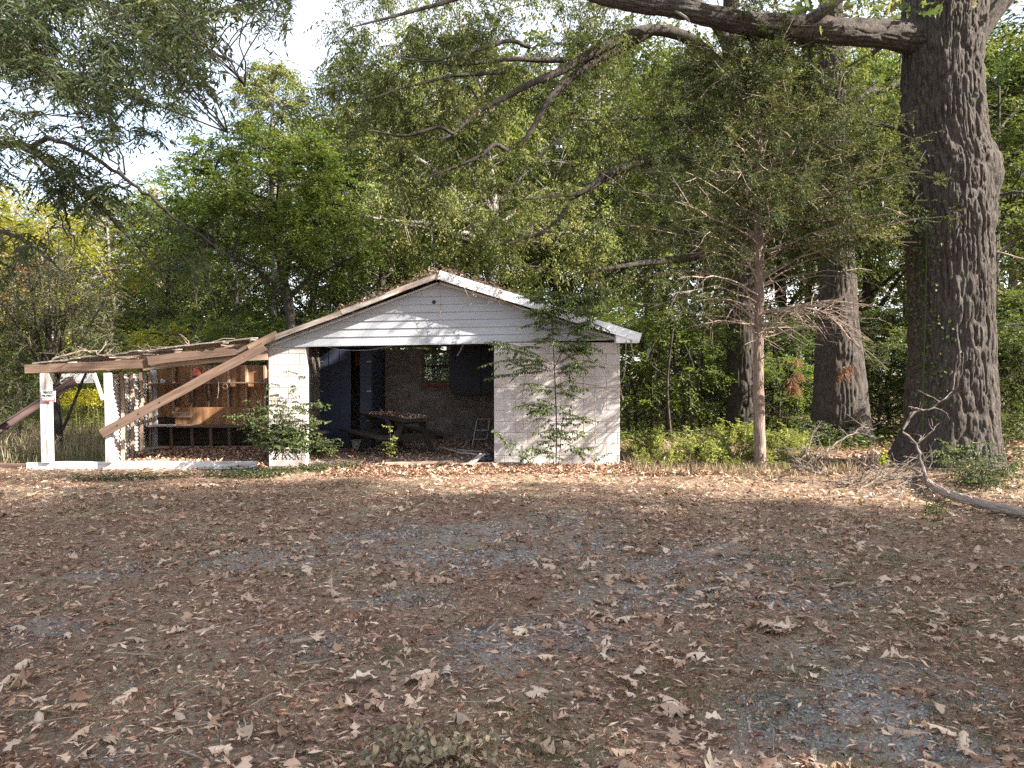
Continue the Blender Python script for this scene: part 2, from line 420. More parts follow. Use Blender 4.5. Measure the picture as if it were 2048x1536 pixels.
def leaf_quads(pos, d, nrm, ln, wd):
    """kite leaves: pos, direction, rough normal -> (n*4,3), (n,4)"""
    side = unit(np.cross(d, nrm)); up = np.cross(side, d)
    ln = np.broadcast_to(ln, (len(pos),))[:, None]; wd = np.broadcast_to(wd, (len(pos),))[:, None]
    a = pos; b = pos + d * ln * .42 + side * wd * .5 + up * wd * .12; c = pos + d * ln - up * ln * .08; e = pos + d * ln * .42 - side * wd * .5 + up * wd * .12
    V = np.stack([a, b, c, e], 1).reshape(-1, 3)
    F = np.arange(len(pos) * 4).reshape(-1, 4)
    return V, F

def twig_foliage(C, Rr, n_twig, n_leaf, ln, wd, droop=.35, flat=.7, twig_r=.004, out=None, spread=.75, r=None, seedtint=None, hang=0.0):
    """sprays of leaves on curved twigs round each centre. -> (leafV,leafF,leafT, woodV,woodF)"""
    r = r or rng
    K = len(C); T = K * n_twig
    C_ = np.repeat(C, n_twig, 0); R_ = np.repeat(Rr, n_twig) * r.uniform(.55, 1.15, T)
    d = rand_dir(T, r); d[:, 2] *= flat
    if out is not None:
        d = d + np.repeat(out, n_twig, 0) * .6
    d = unit(d)
    p0 = C_ + rand_dir(T, r) * (R_ * .18)[:, None]
    s = (np.arange(n_leaf) + .6) / n_leaf
    S = np.clip(s[None, :] + r.uniform(-.04, .04, (T, n_leaf)), .02, 1.02)
    dn = np.array([0, 0, -1.0])
    pos = p0[:, None] + d[:, None] * (S * R_[:, None])[..., None] + dn * (droop * S ** 2 * R_[:, None])[..., None]
    tan = unit(d[:, None] + dn * (2 * droop * S)[..., None])
    side = unit(np.cross(tan, rand_dir(T, r)[:, None] * .25 + np.array([0, 0, 1.0])))
    sgn = np.where(np.arange(n_leaf) % 2 == 0, 1, -1)[None, :, None]
    ld = unit(tan * (1 - spread * .6) + side * sgn * spread + r.normal(size=(T, n_leaf, 3)) * .28 + dn * hang)
    nr = unit(np.array([0, 0, 1.0]) + r.normal(size=(T, n_leaf, 3)) * .45)
    n = T * n_leaf
    L = ln * r.uniform(.6, 1.2, n)
    V, Fq = leaf_quads(pos.reshape(-1, 3), ld.reshape(-1, 3), nr.reshape(-1, 3), L, wd * r.uniform(.7, 1.2, n))
    base = np.repeat(r.uniform(0, 1, K) * .55, n_twig * n_leaf)
    tint = np.clip(base + r.uniform(0, .45, n), 0, 1)
    # wood: 3-sided, three rings
    if twig_r:
        q = np.array([0, .5, 1.0])
        tp = p0[:, None] + d[:, None] * (q[None] * R_[:, None])[..., None] + dn * (droop * q[None] ** 2 * R_[:, None])[..., None]
        A = unit(np.cross(d, np.array([0.3, 0.2, 1.0]))); B = np.cross(d, A)
        th = np.array([0, 2.094, 4.189]); rr = np.array([1.3, .9, .35]) * twig_r
        ring = (np.cos(th)[None, :, None] * A[:, None] + np.sin(th)[None, :, None] * B[:, None])
        W = tp[:, :, None] + ring[:, None] * rr[None, :, None, None]
        W = W.reshape(-1, 3)
        b = np.arange(T)[:, None, None] * 9 + np.arange(2)[None, :, None] * 3
        j = np.arange(3)[None, None]; k = (j + 1) % 3
        WF = np.stack([b + j, b + k, b + k + 3, b + j + 3], -1).reshape(-1, 4)
    else:
        W = np.zeros((0, 3)); WF = np.zeros((0, 4), int)
    return V, Fq, tint, W, WF

def crown_mesh(name, parts, leafm, woodm):
    Vs = []; Fs = []; Ts = []; Mi = []; n = 0
    for V, Fq, t, W, WF in parts:
        Vs.append(V); Fs.append(Fq + n); Ts.append(t); Mi.append(np.zeros(len(Fq), int)); n += len(V)
        if len(W):
            Vs.append(W); Fs.append(WF + n); Ts.append(np.full(len(WF), .5)); Mi.append(np.ones(len(WF), int)); n += len(W)
    return npmesh(name, np.concatenate(Vs), np.concatenate(Fs), np.concatenate(Ts), False, [leafm, woodm], np.concatenate(Mi))

def bez(a, b, c, n, jit=0.0, r=random):
    a, b, c = Vector(a), Vector(b), Vector(c); out = []
    for k in range(n):
        t = k / (n - 1); p = a * (1 - t) ** 2 + b * 2 * t * (1 - t) + c * t * t
        if 0 < k < n - 1 and jit:
            p = p + Vector((r.uniform(-1, 1), r.uniform(-1, 1), r.uniform(-1, 1))) * jit
        out.append(p)
    return out

def smooth_path(pts, n):
    """Catmull-Rom through the points"""
    pts = [np.array(tuple(p), float) for p in pts]
    pts = [2 * pts[0] - pts[1]] + pts + [2 * pts[-1] - pts[-2]]
    out = []
    m = len(pts) - 3
    for k in range(n):
        u = k / (n - 1) * m; i = min(int(u), m - 1); t = u - i
        p0, p1, p2, p3 = pts[i:i + 4]
        out.append(.5 * ((2 * p1) + (-p0 + p2) * t + (2 * p0 - 5 * p1 + 4 * p2 - p3) * t * t + (-p0 + 3 * p1 - 3 * p2 + p3) * t ** 3))
    return np.array(out)

def sample_ell(c, rad, n, r, gap=0.35, shell=.45):
    """cluster centres in an ellipsoid, with holes"""
    out = []
    ph = r.uniform(0, 6.28, 3); f = 5.0 / max(rad)
    while len(out) < n:
        d = rand_dir(1, r)[0]; q = shell + (1 - shell) * math.sqrt(r.random())
        p = np.array(c) + d * q * np.array(rad)
        v = math.sin(p[0] * f + ph[0]) * math.sin(p[2] * f * 1.1 + ph[1]) + .6 * math.sin(p[1] * f * 1.3 + ph[2] + p[0] * f * .7)
        if v < -gap * 1.6 + .0 and r.random() < .85: continue
        out.append(p)
    return np.array(out)

def tree_wood(mb, trunk, trad, C, n_limb, r, sub=.025, limb_r=None, start=(.35, .95), node_jit=.12):
    """trunk tube, limbs to far clusters, thin branches to every cluster"""
    trunk = np.array([tuple(p) for p in trunk]); n = len(trunk)
    mb.tube(trunk, trad, 10, t=.5)
    trad = np.array(trad)
    nodes_ = [trunk[int(n * start[0]):]]; 
    left = C.copy(); targets = []
    for k in range(n_limb):
        if not len(left): break
        if not targets: i = r.integers(len(left))
        else:
            D = np.min(np.linalg.norm(left[:, None] - np.array(targets)[None], axis=2), 1); i = int(np.argmax(D + r.uniform(0, .5, len(D))))
        targets.append(left[i])
    for tg in targets:
        # start: trunk node lower than target
        idx = np.arange(int(n * start[0]), max(int(n * start[0]) + 1, int(n * start[1])))
        hd = np.linalg.norm(trunk[idx][:, :2] - tg[:2], axis=1)
        want = tg[2] - hd * .75
        i = idx[int(np.argmin(np.abs(trunk[idx][:, 2] - want)))]
        a = trunk[i]; mid = (a + tg) / 2 + np.array([0, 0, .12 * np.linalg.norm(tg - a)])
        L = np.linalg.norm(tg - a); m = max(5, int(L / .5))
        pts = np.array([tuple(p) for p in bez(a, mid, tg, m, node_jit * min(1, L / 4))])
        r0 = min(trad[i] * .6, limb_r if limb_r else .035 + L * .02)
        mb.tube(pts, np.linspace(r0, .014, m), 6, t=.5)
        nodes_.append(pts[1:])
    N = np.concatenate(nodes_)
    for c in C:
        D = np.linalg.norm(N - c, axis=1) + np.maximum(0, N[:, 2] - c[2]) * .8
        a = N[int(np.argmin(D))]
        L = np.linalg.norm(c - a)
        if L < .15: continue
        mid = (a + c) / 2 + np.array([r.uniform(-.1, .1), r.uniform(-.1, .1), .15]) * L
        pts = bez(a, mid, c, 4, L * .03)
        mb.tube(pts, np.linspace(min(sub, .008 + L * .012), .005, 4), 4, t=.5, cap=False)

def make_tree(name, label, cat, base, trunk_pts, r0, r1, ells, leaf, n_twig, n_leaf, crad, lm, bm, n_limb=9, seed=1, droop=.35, group=None, gap=.35, flat=.7, twig_r=.004, sub=.025, shell=.45, start=(.35, .95), extra=None, spread=.75, hang=0.0, origin=None):
    r = np.random.default_rng(seed); random.seed(seed)
    base = Vector(base)
    T = smooth_path(trunk_pts, 18)
    rad = np.linspace(r0, r1, 18); rad[0] *= 1.35; rad[1] *= 1.1
    C = np.concatenate([sample_ell(c, rr, n, r, gap, shell) for c, rr, n in ells])
    if extra is not None: C = np.concatenate([C, extra])
    e = thing(name, label, cat, base, group)
    mb = MB(); tree_wood(mb, T, rad, C, n_limb, r, sub, start=start)
    mb.build("trunk", bm, e, smooth=True)
    out = unit(C - T[len(T) // 2])
    pr = twig_foliage(C, np.full(len(C), crad) * r.uniform(.7, 1.25, len(C)), n_twig, n_leaf, leaf[0], leaf[1], droop, flat, twig_r, out, r=r, spread=spread, hang=hang)
    V = pr[0] - np.array(base); W = pr[3] - np.array(base) if len(pr[3]) else pr[3]
    me = crown_mesh("crown", [(V, pr[1], pr[2], W, pr[4])], lm, bm)
    link("crown", me, e)
    return e

def copy_tree(o, loc, rz, sc, label, group, lm=None, cat='tree'):
    c = o.copy(); COL.objects.link(c); c.location = loc; c.rotation_euler = (0, 0, rz); c.scale = (sc[0], sc[0], sc[1]) if isinstance(sc, tuple) else (sc, sc, sc)
    c["label"] = label; c["category"] = cat; c["group"] = group
    for ch in list(o.children):
        d = ch.copy(); COL.objects.link(d); d.parent = c
        if lm and ch.name.startswith("crown"):
            d.material_slots[0].link = 'OBJECT'; d.material_slots[0].material = lm
    return c

def E(px, py, rx, ry, Y, ryd=None, n=100):
    """ellipsoid of a crown standing at distance Y"""
    k = Y / F_PX
    return (tuple(P(px, py, Y)), (rx * k, (ryd if ryd else rx * k), ry * k), n)

# ------------------------------------------------------------------ ground
GRAVEL = [(960, 1090, 330, 45, .8), (560, 1120, 160, 22, .55), (1450, 1120, 220, 40, .7), (1620, 1200, 160, 28, .6), (980, 1310, 120, 60, .8), (1130, 1260, 160, 40, .7), (1640, 1330, 140, 40, .6), (1680, 1440, 230, 60, 1.0),
          (1800, 1380, 190, 60, .9), (600, 1290, 130, 30, .6), (90, 1270, 90, 30, .6), (220, 1150, 70, 22, .6), (1300, 1180, 200, 35, .6), (1850, 1500, 160, 40, .9), (1480, 1500, 120, 30, .6), (230, 1510, 60, 20, .5), (1180, 1040, 120, 20, .5), (820, 1200, 120, 24, .5)]
gr_w = []
for px_, py_, rx_, ry_, s_ in GRAVEL:
    c_ = gp(px_, py_); e_ = gp(px_ + rx_, py_); t_ = gp(px_, py_ - ry_); b_ = gp(px_, py_ + ry_)
    gr_w.append((c_.x, (t_.y + b_.y) / 2, abs(e_.x - c_.x), (t_.y - b_.y) / 2, s_))

def gravel_mask(x, y):
    m = np.zeros_like(np.asarray(x, float))
    wob = vnoise(np.asarray(x) * 2.3 + 50, np.asarray(y) * 2.3 + 50, seed=3) * .9 + vnoise(np.asarray(x) * 7 + 50, np.asarray(y) * 7 + 50, seed=4) * .5
    for cx, cy, ax, ay, s in gr_w:
        q = ((x - cx) / ax) ** 2 + ((y - cy) / ay) ** 2
        m = np.maximum(m, s * np.clip(2.3 - q - wob * 1.2, 0, 1))
    brk = vnoise(np.asarray(x) * 5 + 90, np.asarray(y) * 5 + 90, seed=5) * .6 + vnoise(np.asarray(x) * 13 + 90, np.asarray(y) * 13 + 90, seed=6) * .4
    return m * np.clip((brk - .29) * 4.0, 0, 1) * .8

def axis(lo, hi, dlo, dhi, step):
    a = [dlo]; s = step
    while a[-1] > lo: s *= 1.35; a.append(a[-1] - s)
    b = [dhi]; s = step
    while b[-1] < hi: s *= 1.35; b.append(b[-1] + s)
    return np.array(sorted(set(a[::-1] + list(np.arange(dlo, dhi, step)) + b)))

xs = axis(-500, 500, -10, 10, .10); ys = axis(-200, 700, 2.4, 15, .08)
GX, GY = np.meshgrid(xs, ys, indexing='ij')
near = ((np.abs(GX) < 11.2) & (GY > 2) & (GY < 16.2))
GZ = G(GX, GY) + near * (vnoise(GX * 9 + 300, GY * 9 + 300, seed=8) - .5) * .016 + near * (vnoise(GX * 3 + 300, GY * 3 + 300, seed=9) - .5) * .02
nx, ny = GX.shape
idx = np.arange(nx * ny).reshape(nx, ny)
GF = np.stack([idx[:-1, :-1], idx[1:, :-1], idx[1:, 1:], idx[:-1, 1:]], -1).reshape(-1, 4)
gme = npmesh("ground", np.stack([GX, GY, GZ], -1).reshape(-1, 3), GF, None, True)
ga = gme.attributes.new("gravel", 'FLOAT', 'POINT'); ga.data.foreach_set("value", gravel_mask(GX, GY).ravel().astype(np.float32))
m, nt, out = nodes("soil_with_litter")
b = nt.nodes.new("ShaderNodeBsdfPrincipled"); b.inputs["Roughness"].default_value = .95; b.inputs["Specular IOR Level"].default_value = .15
tc = nt.nodes.new("ShaderNodeTexCoord")
def nz(scale, detail=6, rough=.65):
    n = nt.nodes.new("ShaderNodeTexNoise"); n.inputs["Scale"].default_value = scale; n.inputs["Detail"].default_value = detail; n.inputs["Roughness"].default_value = rough
    nt.links.new(tc.outputs["Object"], n.inputs["Vector"]); return n.outputs["Fac"]
c1 = ramp(nt, [(.32, (.065, .040, .03)), (.45, (.17, .108, .078)), (.56, (.29, .195, .142)), (.68, (.50, .375, .28))], nz(38, 8, .75))
c2 = ramp(nt, [(.3, (.09, .072, .048)), (.5, (.22, .18, .125)), (.7, (.40, .335, .235))], nz(55, 8, .75))
mxa = nt.nodes.new("ShaderNodeMixRGB"); nt.links.new(ramp(nt, [(.42, (0, 0, 0)), (.62, (1, 1, 1))], nz(.9, 5)), mxa.inputs["Fac"])
nt.links.new(c1, mxa.inputs["Color1"]); nt.links.new(c2, mxa.inputs["Color2"])
c3 = ramp(nt, [(.34, (.10, .093, .086)), (.5, (.215, .20, .19)), (.64, (.42, .40, .375))], nz(70, 5, .85))
at = nt.nodes.new("ShaderNodeAttribute"); at.attribute_name = "gravel"
mxb = nt.nodes.new("ShaderNodeMixRGB"); nt.links.new(at.outputs["Fac"], mxb.inputs["Fac"])
nt.links.new(mxa.outputs[0], mxb.inputs["Color1"]); nt.links.new(c3, mxb.inputs["Color2"])
nt.links.new(mxb.outputs[0], b.inputs["Base Color"])
bp = nt.nodes.new("ShaderNodeBump"); bp.inputs["Strength"].default_value = .9; bp.inputs["Distance"].default_value = .02
nt.links.new(nz(60, 8, .8), bp.inputs["Height"]); nt.links.new(bp.outputs[0], b.inputs["Normal"])
nt.links.new(b.outputs[0], out.inputs[0])
gme.materials.append(m)
ground = link("ground", gme)
tag(ground, kind="structure", label="brown yard of bare soil, gravel and fallen leaves in front of the garage")
# ------------------------------------------------------------------ block garage
YF = 13.6                                  # front face
YB = 18.2                                  # back wall face
XL = P(537, 800, YF).x; XJ = P(612, 800, YF).x; XO = P(988, 800, YF).x; XR = P(1240, 800, YF).x
garage = thing("block_garage", "derelict white block garage with an open front and clapboard gable", "garage", (0, 15.5, 0))
CH, BL = .2, .4

def block_mesh(w, h, d, ch=.006):
    V = []
    for (sx, sy, sz) in [(-1, -1, -1), (1, -1, -1), (1, 1, -1), (-1, 1, -1), (-1, -1, 1), (1, -1, 1), (1, 1, 1), (-1, 1, 1)]:
        V.append((sx * (w / 2 - (ch if sy < 0 else 0)), sy * d / 2, sz * (h / 2 - (ch if sy < 0 else 0))))
    # chamfer ring just behind the front face
    y = -d / 2 + ch
    V += [(-w / 2, y, -h / 2), (w / 2, y, -h / 2), (w / 2, y, h / 2), (-w / 2, y, h / 2)]
    F = [(0, 1, 5, 4), (0, 8, 9, 1), (1, 9, 10, 5), (5, 10, 11, 4), (4, 11, 8, 0), (8, 3, 2, 9), (9, 2, 6, 10), (10, 6, 7, 11), (11, 7, 3, 8), (3, 7, 6, 2)]
    return np.array(V), np.array(F)
BLOCKS = {}
def wall_blocks(parent, axis_, x0, x1, yf, z0, n, mat, holes=(), off=0.0, proud=.0, brk=0):
    """running-bond blocks on a wall. axis_: 'x' front face towards -Y at yf; 'y' face towards +X at yf (x0..x1 run along Y)"""
    pw = wl(parent)
    for k in range(n):
        za = z0 + k * CH; zb = za + CH
        s = x0 - ((BL / 2) if (k % 2) else 0) - off
        while s < x1:
            segs = [(max(s, x0), min(s + BL, x1))]
            for (ha, hb, hz0, hz1) in holes:
                if zb > hz0 + .03 and za < hz1 - .03:
                    ns = []
                    for a, b_ in segs:
                        if b_ <= ha or a >= hb: ns.append((a, b_))
                        else:
                            if a < ha: ns.append((a, ha))
                            if b_ > hb: ns.append((hb, b_))
                    segs = ns
            for a, b_ in segs:
                w = b_ - a - .006; h = CH - .006
                if w < .03: continue
                key = (round(w, 3), mat.name)
                if key not in BLOCKS:
                    V, F = block_mesh(w, h, .08)
                    BLOCKS[key] = npmesh("block", V, F, None, False, [mat])
                jy = random.uniform(-.0015, .0015)
                o = bpy.data.objects.new("block", BLOCKS[key]); COL.objects.link(o); o.parent = parent
                if axis_ == 'x':
                    o.location = Vector(((a + b_) / 2, yf + .04 + jy, (za + zb) / 2)) - pw
                else:
                    o.location = Vector((yf - .04 + jy, (a + b_) / 2, (za + zb) / 2)) - pw
                    o.rotation_euler = (0, 0, R(90))
            s += BL
Z0 = -.02
# front right wall
w = MB().box(((XO + XR) / 2, YF + .105, 1.1 + Z0), (XR - XO - .004, .19, 2.2)).build("wall", M['mortar'], garage)
wall_blocks(w, 'x', XO, XR, YF, Z0, 11, M['white_block'], off=.22)
# front left pier
w = MB().box(((XL + XJ) / 2, YF + .105, 1.09 + Z0), (XJ - XL - .004, .19, 2.16)).build("wall", M['mortar'], garage)
wall_blocks(w, 'x', XL, XJ, YF, Z0, 11, M['white_block'], off=.05)
# left side wall (its inner face shows), right side wall, back wall
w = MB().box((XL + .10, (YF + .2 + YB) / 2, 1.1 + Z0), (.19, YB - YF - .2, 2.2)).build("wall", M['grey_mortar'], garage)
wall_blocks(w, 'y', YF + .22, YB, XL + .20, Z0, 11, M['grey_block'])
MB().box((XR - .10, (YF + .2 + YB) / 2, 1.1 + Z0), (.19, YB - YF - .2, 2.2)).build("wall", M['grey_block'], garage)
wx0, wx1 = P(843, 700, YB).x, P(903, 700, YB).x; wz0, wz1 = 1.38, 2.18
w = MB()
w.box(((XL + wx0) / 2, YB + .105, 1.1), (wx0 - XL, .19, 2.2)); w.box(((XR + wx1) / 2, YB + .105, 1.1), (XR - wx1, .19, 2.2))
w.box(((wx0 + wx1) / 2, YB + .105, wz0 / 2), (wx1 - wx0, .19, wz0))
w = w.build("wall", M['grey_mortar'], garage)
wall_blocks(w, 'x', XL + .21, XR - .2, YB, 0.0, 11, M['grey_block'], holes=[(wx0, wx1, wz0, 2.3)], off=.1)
# window in the back wall
win = MB()
for xx in (wx0 + .03, wx1 - .03): win.box((xx, YB + .06, (wz0 + wz1) / 2), (.06, .09, wz1 - wz0))
win.box(((wx0 + wx1) / 2, YB + .06, wz1 - .03), (wx1 - wx0 - .12, .09, .06)); win.box(((wx0 + wx1) / 2, YB + .06, wz0 + .03), (wx1 - wx0 - .12, .09, .06))
winf = win.build("window", M['old_wood'], garage)
MB().box(((wx0 + wx1) / 2, YB + .05, 1.80), (wx1 - wx0 - .12, .05, .05)).build("meeting_rail", M['dark_wood'], winf)
mg, ntg, og = nodes("dusty_glass")
g1 = ntg.nodes.new("ShaderNodeBsdfTransparent"); g2 = ntg.nodes.new("ShaderNodeBsdfDiffuse"); g2.inputs[0].default_value = (.35, .38, .3, 1); gm = ntg.nodes.new("ShaderNodeMixShader"); gm.inputs[0].default_value = .22
g1.inputs[0].default_value = (.8, .85, .78, 1)
ntg.links.new(g1.outputs[0], gm.inputs[1]); ntg.links.new(g2.outputs[0], gm.inputs[2]); ntg.links.new(gm.outputs[0], og.inputs[0])
for za, zb in ((wz0 + .06, 1.775), (1.825, wz1 - .06)):
    MB().box(((wx0 + wx1) / 2, YB + .055, (za + zb) / 2), (wx1 - wx0 - .12, .006, zb - za)).build("pane", mg, winf)
for k in range(4):
    L = (wx1 - wx0 + .1) / 4
    MB().box((wx0 - .05 + L * (k + .5), YB - .02, wz0 - .035), (L - .01, .10, .06)).build("sill_brick", M['red_brick'], garage)
# slab
MB().box(((XL + XR) / 2, (YF + YB) / 2 + .1, -.04), (XR - XL - .4, YB - YF - .1, .12)).build("floor_slab", M['grey_mortar'], garage)

# gable: clapboards
AX = P(883, 560, YF).x
zl, zr = P(540, 690, YF).z, P(1235, 679, YF).z
zb_l, zb_r = P(540, 692, YF).z, P(1235, 680, YF).z
zA = P(883, 562, YF).z
XGl, XGr = XL - .02, XR + .02
def zbot(x): return zb_l + (zb_r - zb_l) * (x - XGl) / (XGr - XGl)
def ztop(x):
    if x < AX: return zl + .03 + (zA - zl - .03) * (x - XGl) / (AX - XGl)
    return zr + .03 + (zA - zr - .03) * (XGr - x) / (XGr - AX)
def clip(poly, f):
    out = []
    for i in range(len(poly)):
        a, b_ = poly[i], poly[(i + 1) % len(poly)]; fa, fb = f(a), f(b_)
        if fa >= 0: out.append(a)
        if fa * fb < 0:
            t = fa / (fa - fb); out.append((a[0] + (b_[0] - a[0]) * t, a[1] + (b_[1] - a[1]) * t))
    return out
gab = MB().poly_prism([Vector((XGl, YF + .03, zb_l)), Vector((XGr, YF + .03, zb_r)), Vector((XGr, YF + .03, ztop(XGr))), Vector((AX, YF + .03, zA)), Vector((XGl, YF + .03, ztop(XGl)))], (0, .08, 0)).build("gable_wall", M['old_wood'], garage)
EX = .137
def fl(p): return ztop(XGl) + (zA - ztop(XGl)) * (p[0] - XGl) / (AX - XGl) - p[1] - .005
def fr(p): return ztop(XGr) + (zA - ztop(XGr)) * (XGr - p[0]) / (XGr - AX) - p[1] - .005
for k in range(10):
    sag = random.uniform(-.003, .003)
    poly = [(XGl, zbot(XGl) + k * EX + sag), (XGr, zbot(XGr) + k * EX), (XGr, zbot(XGr) + (k + 1) * EX + .01), (XGl, zbot(XGl) + (k + 1) * EX + .01)]
    poly = clip(clip(poly, fl), fr)
    if len(poly) < 3: continue
    zb0 = lambda x: zbot(x) + k * EX
    mbb = MB()
    front = []; back = []
    for x, z in poly:
        q = min(1, max(0, (z - zb0(x)) / EX))
        front.append(Vector((x, YF + .012 - .022 * (1 - q) - .004, z))); back.append(Vector((x, YF + .024, z)))
    n = len(front); V = [tuple(v) for v in front + back]
    T3 = [(0, i, i + 1) for i in range(1, n - 1)] + [(n, n + i + 1, n + i) for i in range(1, n - 1)]
    T3 += [(i, n + i, n + (i + 1) % n) for i in range(n)] + [(i, n + (i + 1) % n, (i + 1) % n) for i in range(n)]
    mbb.add(V, np.array(T3))
    mbb.build("siding_board", M['siding'], gab)
MB().beam((XGl - .02, YF - .012, zb_l - .012), (XO + .2, YF - .012, zbot(XO + .2) - .012), .03, .024).build("drip_edge", M['siding'], garage)
# roof: rafters, sheathing boards, felt
ZP = P(883, 541, YF - .25).z
ZEr = P(1281, 668, YF - .3).z; XEr = P(1281, 668, YF - .3).x
XEl = XL - .22; ZEl = ZP - (AX - XEl) * .378
def roof_pt(side, u, y, dz=0.0):
    """u 0 ridge .. 1 eave"""
    if side < 0: return Vector((AX + (XEl - AX) * u, y, ZP + (ZEl - ZP) * u + dz))
    return Vector((AX + (XEr - AX) * u, y, ZP + (ZEr - ZP) * u + dz))
for side in (-1, 1):
    rn = (roof_pt(side, 1, 0) - roof_pt(side, 0, 0)); rn = Vector((-rn.z, 0, rn.x)) * (-1 if side < 0 else 1); rn.normalize()
    if rn.z < 0: rn = -rn
    nb = 12
    for k in range(nb):
        u0, u1 = k / nb + .004, (k + 1) / nb - .004
        segs = [(YF - .28, YB + .4)]
        if side < 0 and k in (2, 3, 4, 5, 6): segs = [(YF - .28, YF + .55), (YF + 3.6, YB + .4)]
        if side < 0 and k in (8, 9): segs = [(YF - .28, YF + .35), (YF + 1.4, YB + .4)]
        for ya, yb in segs:
            a = (roof_pt(side, (u0 + u1) / 2, ya, -.045)); c_ = roof_pt(side, (u0 + u1) / 2, yb, -.045)
            wd_ = (roof_pt(side, u1, 0) - roof_pt(side, u0, 0)).length
            board("sheathing_board", a, c_, wd_, .022, M['old_wood'] if side < 0 else M['grey_wood'], garage, up=rn)
    for y in np.arange(YF + .35, YB, .6):
        a = roof_pt(side, .02, y, -.12); c_ = roof_pt(side, .97, y, -.12)
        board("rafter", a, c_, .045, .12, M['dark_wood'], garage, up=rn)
    if side > 0:
        MB().beam(roof_pt(1, .0, YF + 2.3, -.020), roof_pt(1, 1.0, YF + 2.3, -.020), 5.2, .012, up=(0, 0, 1)).build("roof_covering", M['roofing'], garage)
# bright metal fascia on the right slope, worn bare boards on the left
a = roof_pt(1, -.005, YF - .30); c_ = roof_pt(1, 1.0, YF - .30)
fas = board("fascia", a + Vector((0, 0, -.075)), c_ + Vector((0, 0, -.07)), .02, .155, M['fascia'], garage, bev=.002)
board("soffit_trim", P(880, 566, YF - .05), P(1236, 679, YF - .05), .03, .04, M['white_paint'], garage)
MB().poly_prism([c_ + Vector((-.02, .012, .0)), c_ + Vector((-.02, .012, -.15)), c_ + Vector((-.42, .012, -.15)), c_ + Vector((-.42, .012, -.02))], (0, .25, 0)).build("eave_return", M['fascia'], garage)
a = roof_pt(-1, 0.0, YF - .27); c_ = roof_pt(-1, .52, YF - .27)
board("bare_fascia", a + Vector((0, 0, -.075)), c_ + Vector((0, 0, -.085)), .025, .09, M['rotten'], garage)
board("bare_fascia", c_ + Vector((-.01, 0, -.09)), roof_pt(-1, 1.0, YF - .27) + Vector((0, 0, -.08)), .025, .085, M['rotten'], garage)
board("gable_trim", P(876, 566, YF - .05), P(541, 691, YF - .05), .03, .035, M['white_paint'], garage)
board("threshold_board", Vector((P(770, 0, 13.55).x, 13.45, .055)), Vector((P(905, 0, 13.55).x, 13.52, .075)), .14, .045, M['pale_wood'], garage)
board("threshold_board", Vector((P(900, 0, 13.55).x, 13.40, .05)), Vector((P(1045, 0, 13.55).x, 13.44, .05)), .12, .05, M['pale_wood'], garage)
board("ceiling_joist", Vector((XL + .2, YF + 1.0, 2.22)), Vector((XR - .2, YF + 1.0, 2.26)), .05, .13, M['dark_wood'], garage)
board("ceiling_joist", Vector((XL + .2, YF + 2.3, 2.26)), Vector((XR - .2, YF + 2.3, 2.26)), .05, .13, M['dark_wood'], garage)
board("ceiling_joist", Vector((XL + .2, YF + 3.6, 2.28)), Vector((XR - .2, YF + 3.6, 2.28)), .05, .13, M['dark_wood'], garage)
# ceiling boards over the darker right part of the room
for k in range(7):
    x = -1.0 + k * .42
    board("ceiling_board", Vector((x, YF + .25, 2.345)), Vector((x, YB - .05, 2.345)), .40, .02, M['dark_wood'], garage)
# gable vent hole and hanging vines
vent = MB(); c_ = P(868, 604, YF - .02)
vent.tube([c_ + Vector((0, .0, 0)), c_ + Vector((0, .03, 0))], .035, 10).build("vent_pipe", M['dark_wood'], garage)

# closet with navy doors
YC = 16.5
closet = thing("closet", "tall navy closet in the back left corner with its doors ajar", "closet", (P(690, 0, YC).x, YC, 0))
X0 = P(636, 0, YC).x; X1 = P(700, 0, YC).x; X2 = P(718, 0, YC).x; X3 = P(742, 0, YC).x
cb = MB(); cb.box((X3 - .02, (YC + YB) / 2 + .03, 1.12), (.04, YB - YC - .08, 2.12)); cb.box(((X0 + X3) / 2, (YC + YB) / 2, 2.20), (X3 - X0, YB - YC - .05, .04)); cb.box(((X1 + X2) / 2 + .05, YB - .25, 1.1), (.4, .03, 2.1))
cb.build("closet_side", M['navy'], closet)
for (a, b_, dy) in ((X0, X1, 0), (X2, X3 - .01, .02)):
    d = MB().box(((a + b_) / 2, YC - .02 + dy, 1.10), (b_ - a, .035, 2.10)).build("door", M['navy'], closet)
    nn = 3 if b_ - a > .4 else 1
    for q in range(1, nn): MB().box((a + (b_ - a) * q / nn, YC - .042 + dy, 1.10), (.012, .009, 2.04)).build("batten", M['navy'], d)
    for z in (.62, 1.25, 1.88):
        xx = a + .05 if b_ - a > .4 else b_ - .05
        MB().box((xx, YC - .047 + dy, z), (.10, .012, .025)).build("hinge", M['steel'], d)
MB().box(((X1 + X2) / 2, YC + .5, 1.95), (.24, .02, .3)).build("shelf_edge", M['red_brick'], closet)
# wall cabinet, dark
cx0 = P(900, 0, 17.4).x; cz0 = P(0, 789, 17.4).z
cab = thing("wall_cabinet", "large black wall cabinet hanging right of the back window", "cabinet", (cx0 + .7, 17.8, cz0))
MB().box((cx0 + .7, 17.8, (cz0 + 2.24) / 2), (1.4, .8 - .02, 2.24 - cz0)).build("case", M['black'], cab)
for k in range(2): MB().box((cx0 + .35 + .70 * k, 17.395, (cz0 + 2.24) / 2), (.66, .02, 2.16 - cz0)).build("door", M['black'], cab)

